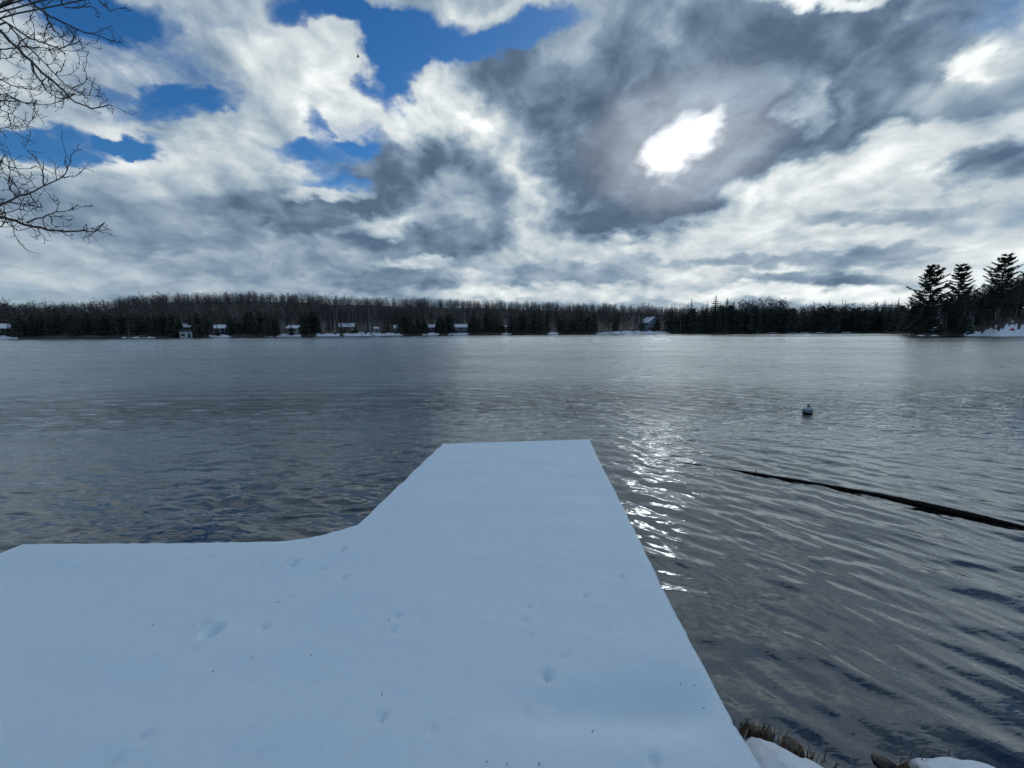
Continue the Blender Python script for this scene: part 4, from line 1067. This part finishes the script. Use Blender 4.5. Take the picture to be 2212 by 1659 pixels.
snowy_spruce('small spruce with broken patches of snow among the bare trees', 2026, 2.5, 7.5, 12)
# two bare trunks standing in the snow of the slope
for px, t, h, lab in ((2122, 3, 5.5, 'short dark broken trunk standing in the snow of the slope'), (2205, 16, 9, 'slim grey trunk standing higher on the snowy slope')):
    a, b = bare_tris(int(px), h, 1.6, 7, 4, 4, .03, .5, 2.0)
    o = thing('dead_tree', lab, 'tree', far_point(px, t), 0, 'lone trunks on the snowy slope'); link('trunk', tmesh('trunk', a, M['bark_far']), o); link('crown', tmesh('crown', b, M['twig']), o)

# ------------------------------------------------------------------ boats
def hull_mesh(L, W_, H, mat, flip=True):
    mb = MB(); n, m = 14, 9
    for i in range(n + 1):
        t = -1 + 2 * i / n; w = W_ / 2 * (1 - abs(t) ** 2.4) + .02; sheer = .12 * H * t * t
        for k in range(m):
            a = math.pi * k / (m - 1); x = math.cos(a) * w; z = -math.sin(a) ** .8 * H * (1 - .35 * abs(t) ** 3) + sheer
            mb.v.append((t * L / 2, x, -z if flip else z))
    for i in range(n):
        for k in range(m - 1):
            mb.f.append((i * m + k, i * m + k + 1, (i + 1) * m + k + 1, (i + 1) * m + k)); mb.mi.append(0)
    return mb.mesh('hull', mat, True)
def boat(name, label, px, t, L, W_, H, mat, rz, snow=True):
    p = far_point(px, t); o = thing(name, label, 'boat', p + Vector((0, 0, .05)), rz)
    link('hull', hull_mesh(L, W_, H, mat), o)
    mb = MB(); mb.box((0, 0, H + .0), (L * .30, .03, .03)); link('keel', mb.mesh('keel', M['wood_dark']), o)
    if snow:
        me = hull_mesh(L * .72, W_ * .62, H * .55, M['far_snow']); link('snow_cap', me, o, (0, 0, H * .52))
boat('rowboat', 'small red boat turned over on the snowy slope of the point', 2188, 4.5, 1.9, .95, .42, M['red_paint'], .5, False)
boat('rowboat', 'dark blue rowboat turned over on the snow left of the blue house', 1302, 4.0, 4.2, 1.4, .5, M['teal_paint'], .1, False)
boat('canoe', 'red canoe lying on the snowy lawn between the birches', 832, 5.0, 1.8, .7, .35, M['red_paint'], .2, False)

# snow-topped dock sections and chairs pulled up by the blue house
def dock_section(label, px, t, L, rz, tilt):
    p = far_point(px, t); o = thing('dock_section', label, 'dock', p, rz, 'dock sections pulled up for winter')
    mb = MB()
    for k in range(2): mb.box((0, -.45 + .9 * k, .35), (L / 2, .06, .09))
    link('frame', mb.mesh('frame', M['wood_dark']), o)
    for sx in (-1, 1):
        mb = MB(); mb.box((sx * L * .4, -.45, .05), (.07, .07, .35)); link('leg', mb.mesh('leg', M['wood_dark']), o)
    mb = MB(); mb.box((0, 0, .52), (L / 2 - .05, .6, .09), 0, .94); link('snow_cap', mb.mesh('snow_cap', M['far_snow']), o)
    o.rotation_euler = (tilt, 0, rz)
dock_section('snowy dock section raised on legs nearest the overturned blue boat', 1318, 1.8, 3.0, .2, .25)
dock_section('middle one of the snowy dock sections below the blue house', 1345, 1.6, 2.4, -.3, .5)
dock_section('snowy dock section beside the lakeside chairs', 1372, 1.6, 2.2, .4, .35)
def chair(label, px, t, rz):
    p = far_point(px, t); o = thing('garden_chair', label, 'chair', p, rz, 'chairs by the blue house')
    mb = MB(); mb.box((0, 0, .42), (.3, .3, .04)); link('seat', mb.mesh('seat', M['wood_dark']), o)
    mb = MB(); mb.box((0, .3, .8), (.3, .05, .4)); link('backrest', mb.mesh('backrest', M['wood_dark']), o)
    for x, y in ((-.26, -.26), (.26, -.26), (.26, .26), (-.26, .26)):
        mb = MB(); mb.box((x, y, .19), (.03, .03, .21)); link('leg', mb.mesh('leg', M['wood_dark']), o)
    mb = MB(); mb.box((0, -.02, .5), (.27, .26, .045)); link('snow_cap', mb.mesh('snow_cap', M['far_snow']), o)
chair('dark garden chair with a snowy seat on the lawn by the dock sections', 1388, 2.2, .3)
chair('dark garden chair under the porch of the blue house', 1426, 2.6, -.2)

# ------------------------------------------------------------------ cottages along the far shore
def cottage(name, label, px, t, w, d, h, roof_h, wall, rz=0.0, ridge='x', windows=2, door=True, snow=True, zoff=0.0, over=.45, roofmat=None, base=1.2, cat='cottage', chimney=False):
    p = far_point(px, t) + Vector((0, 0, zoff))
    o = thing(name, label, cat, p, rz)
    mb = MB(); mb.box((0, 0, h / 2 - base / 2), (w / 2, d / 2, h / 2 + base / 2))
    if ridge == 'x':
        for s in (-1, 1): mb.poly([(s * w / 2, -d / 2, h), (s * w / 2, d / 2, h), (s * w / 2, 0, h + roof_h)])
    else:
        for s in (-1, 1): mb.poly([(-w / 2, s * d / 2, h), (w / 2, s * d / 2, h), (0, s * d / 2, h + roof_h)])
    link('wall', mb.mesh('wall', wall), o)
    rf = None
    def slope_slab(th, lift, ov, name_, mat, parent):
        mb = MB()
        for s in (-1, 1):
            if ridge == 'x':
                y0 = s * (d / 2 + ov); z0 = h - roof_h * ov / (d / 2)
                a = [(-w / 2 - ov, y0, z0), (w / 2 + ov, y0, z0), (w / 2 + ov, 0, h + roof_h), (-w / 2 - ov, 0, h + roof_h)]
            else:
                x0 = s * (w / 2 + ov); z0 = h - roof_h * ov / (w / 2)
                a = [(x0, -d / 2 - ov, z0), (x0, d / 2 + ov, z0), (0, d / 2 + ov, h + roof_h), (0, -d / 2 - ov, h + roof_h)]
            lo = [(x, y, z + lift) for x, y, z in a]; hi = [(x, y, z + lift + th) for x, y, z in a]
            mb.poly(hi); mb.poly(lo[::-1])
            for i in range(4): j = (i + 1) % 4; mb.poly([lo[i], lo[j], hi[j], hi[i]])
        return link(name_, mb.mesh(name_, mat), parent)
    rf = slope_slab(.12, .02, over, 'roof', roofmat or M['wall_brown'], o)
    if snow: slope_slab(.24, .145, over - .04, 'snow_layer', M['far_snow'], rf)
    if chimney:
        mb = MB(); mb.box((w * .2, d * .1, h + roof_h * .9), (.3, .3, .7)); link('chimney', mb.mesh('chimney', M['wall_grey']), rf)
    n = windows + (1 if door else 0)
    for k in range(n):
        x = -w / 2 + w * (k + .5) / n
        if door and k == n // 2:
            mb = MB(); mb.box((x, -d / 2 - .03, 1.0), (.48, .04, 1.0)); dr = link('door', mb.mesh('door', M['wood_dark']), o)
            mb = MB(); mb.box((x + .36, -d / 2 - .09, 1.0), (.03, .03, .08)); link('handle', mb.mesh('handle', M['trim']), dr)
        else:
            ww = min(.65, w / n * .34); zz = min(1.45, h - .75)
            mb = MB(); mb.box((x, -d / 2 - .02, zz), (ww + .1, .04, .6)); wn = link('window', mb.mesh('window', M['trim']), o)
            for sx in (-1, 1):
                mb = MB(); mb.box((x + sx * ww * .5, -d / 2 - .055, zz), (ww * .46, .02, .5)); link('pane', mb.mesh('pane', M['glass']), wn)
    return o
def facing(px): return -math.atan(u_of(px))
cottage('boathouse', 'small white boathouse at the water edge of the far shore', 401.5, 1.2, 3.7, 3.4, 2.7, .45, M['wall_white'], facing(401), 'x', 1, True, False, -.6, .25, M['wall_slate'], 1.0, 'boathouse')
cottage('cottage', 'dark brown cottage half hidden in evergreens behind the white boathouse', 414, 9, 5.0, 4.5, 2.5, 1.3, M['wall_brown'], facing(414) + .2, 'x', 2, True)
cottage('cottage', 'low cottage with a snowy roof above the snow mound at the left shore', 14, 9, 6.0, 5, 2.3, 1.4, M['wall_brown'], facing(14), 'x', 2, True)
cottage('cottage', 'cottage with pale chimney behind the white snow bank beside the boathouse', 482, 9, 5.2, 4.5, 2.3, 1.1, M['wall_slate'], facing(480), 'x', 2, False, True, 0, .45, None, 1.2, 'cottage', True)
cottage('cottage', 'pale grey cabin with slanting snowy roof between spruces', 638, 6, 4.4, 5, 2.3, 1.0, M['wall_grey'], facing(638) - .45, 'x', 2, False)
cottage('cottage', 'dark log cabin behind the row of white birch trunks', 751, 11, 6.4, 5, 2.4, 1.3, M['wall_brown'], facing(751), 'x', 2, True, True, .3)
cottage('shed', 'small pale shed on the birch lawn', 814, 8, 2.2, 2.0, 1.8, .6, M['wall_grey'], facing(814), 'x', 0, True, True, 0, .2, None, .8, 'shed')
cottage('cottage', 'long dark cabin with thin snow on its roof right of the pale shed', 838, 14, 7.2, 5, 2.4, 1.1, M['wall_brown'], facing(838), 'x', 3, True, False)
cottage('cottage', 'cabin with bright snowy roof beside the thick dark evergreens', 862, 10, 4.0, 4.5, 2.1, 1.2, M['wall_slate'], facing(862), 'x', 1, True)
cottage('cottage', 'small cabin glimpsed between evergreens above a snowy path', 934, 11, 3.2, 3.4, 2.2, 1.0, M['wall_slate'], facing(934), 'x', 1, True)
cottage('cottage', 'long low dark blue cottage under one straight band of roof snow', 994, 8, 7.2, 5.0, 2.3, 1.2, M['wall_slate'], facing(994), 'x', 3, True, True, .2)
cottage('cottage', 'little white hut at the top of the snowy gap in the spruces', 1093, 14, 2.0, 2.4, 2.4, .8, M['wall_white'], facing(1093), 'x', 1, False)
hs = cottage('house', 'tall blue grey house with a steep snow covered roof and deck', 1404, 15, 6.6, 7.0, 2.9, 2.6, M['wall_blue'], facing(1400) + R(36), 'y', 4, False, True, 1.2, .6, None, 3.0, 'house', True)
for k in range(4):
    y = -2.7 + 1.7 * k
    mb = MB(); mb.box((-3.33, y, 1.6), (.04, .55, .7)); wn = link('window', mb.mesh('window', M['trim']), hs)
    mb = MB(); mb.box((-3.375, y, 1.6), (.02, .45, .6)); link('pane', mb.mesh('pane', M['glass']), wn)
mb = MB(); mb.box((0, -4.7, -.1), (3.8, 1.2, .1)); dk = link('deck', mb.mesh('deck', M['redwood']), hs)
for k in range(6):
    mb = MB(); mb.box((-3.7 + 1.48 * k, -5.8, -1.2), (.07, .07, 1.1)); link('deck_post', mb.mesh('deck_post', M['redwood']), dk)
for k in range(9):
    mb = MB(); mb.box((-3.7 + .92 * k, -5.85, .45), (.04, .04, .45)); link('baluster', mb.mesh('baluster', M['wood_dark']), dk)
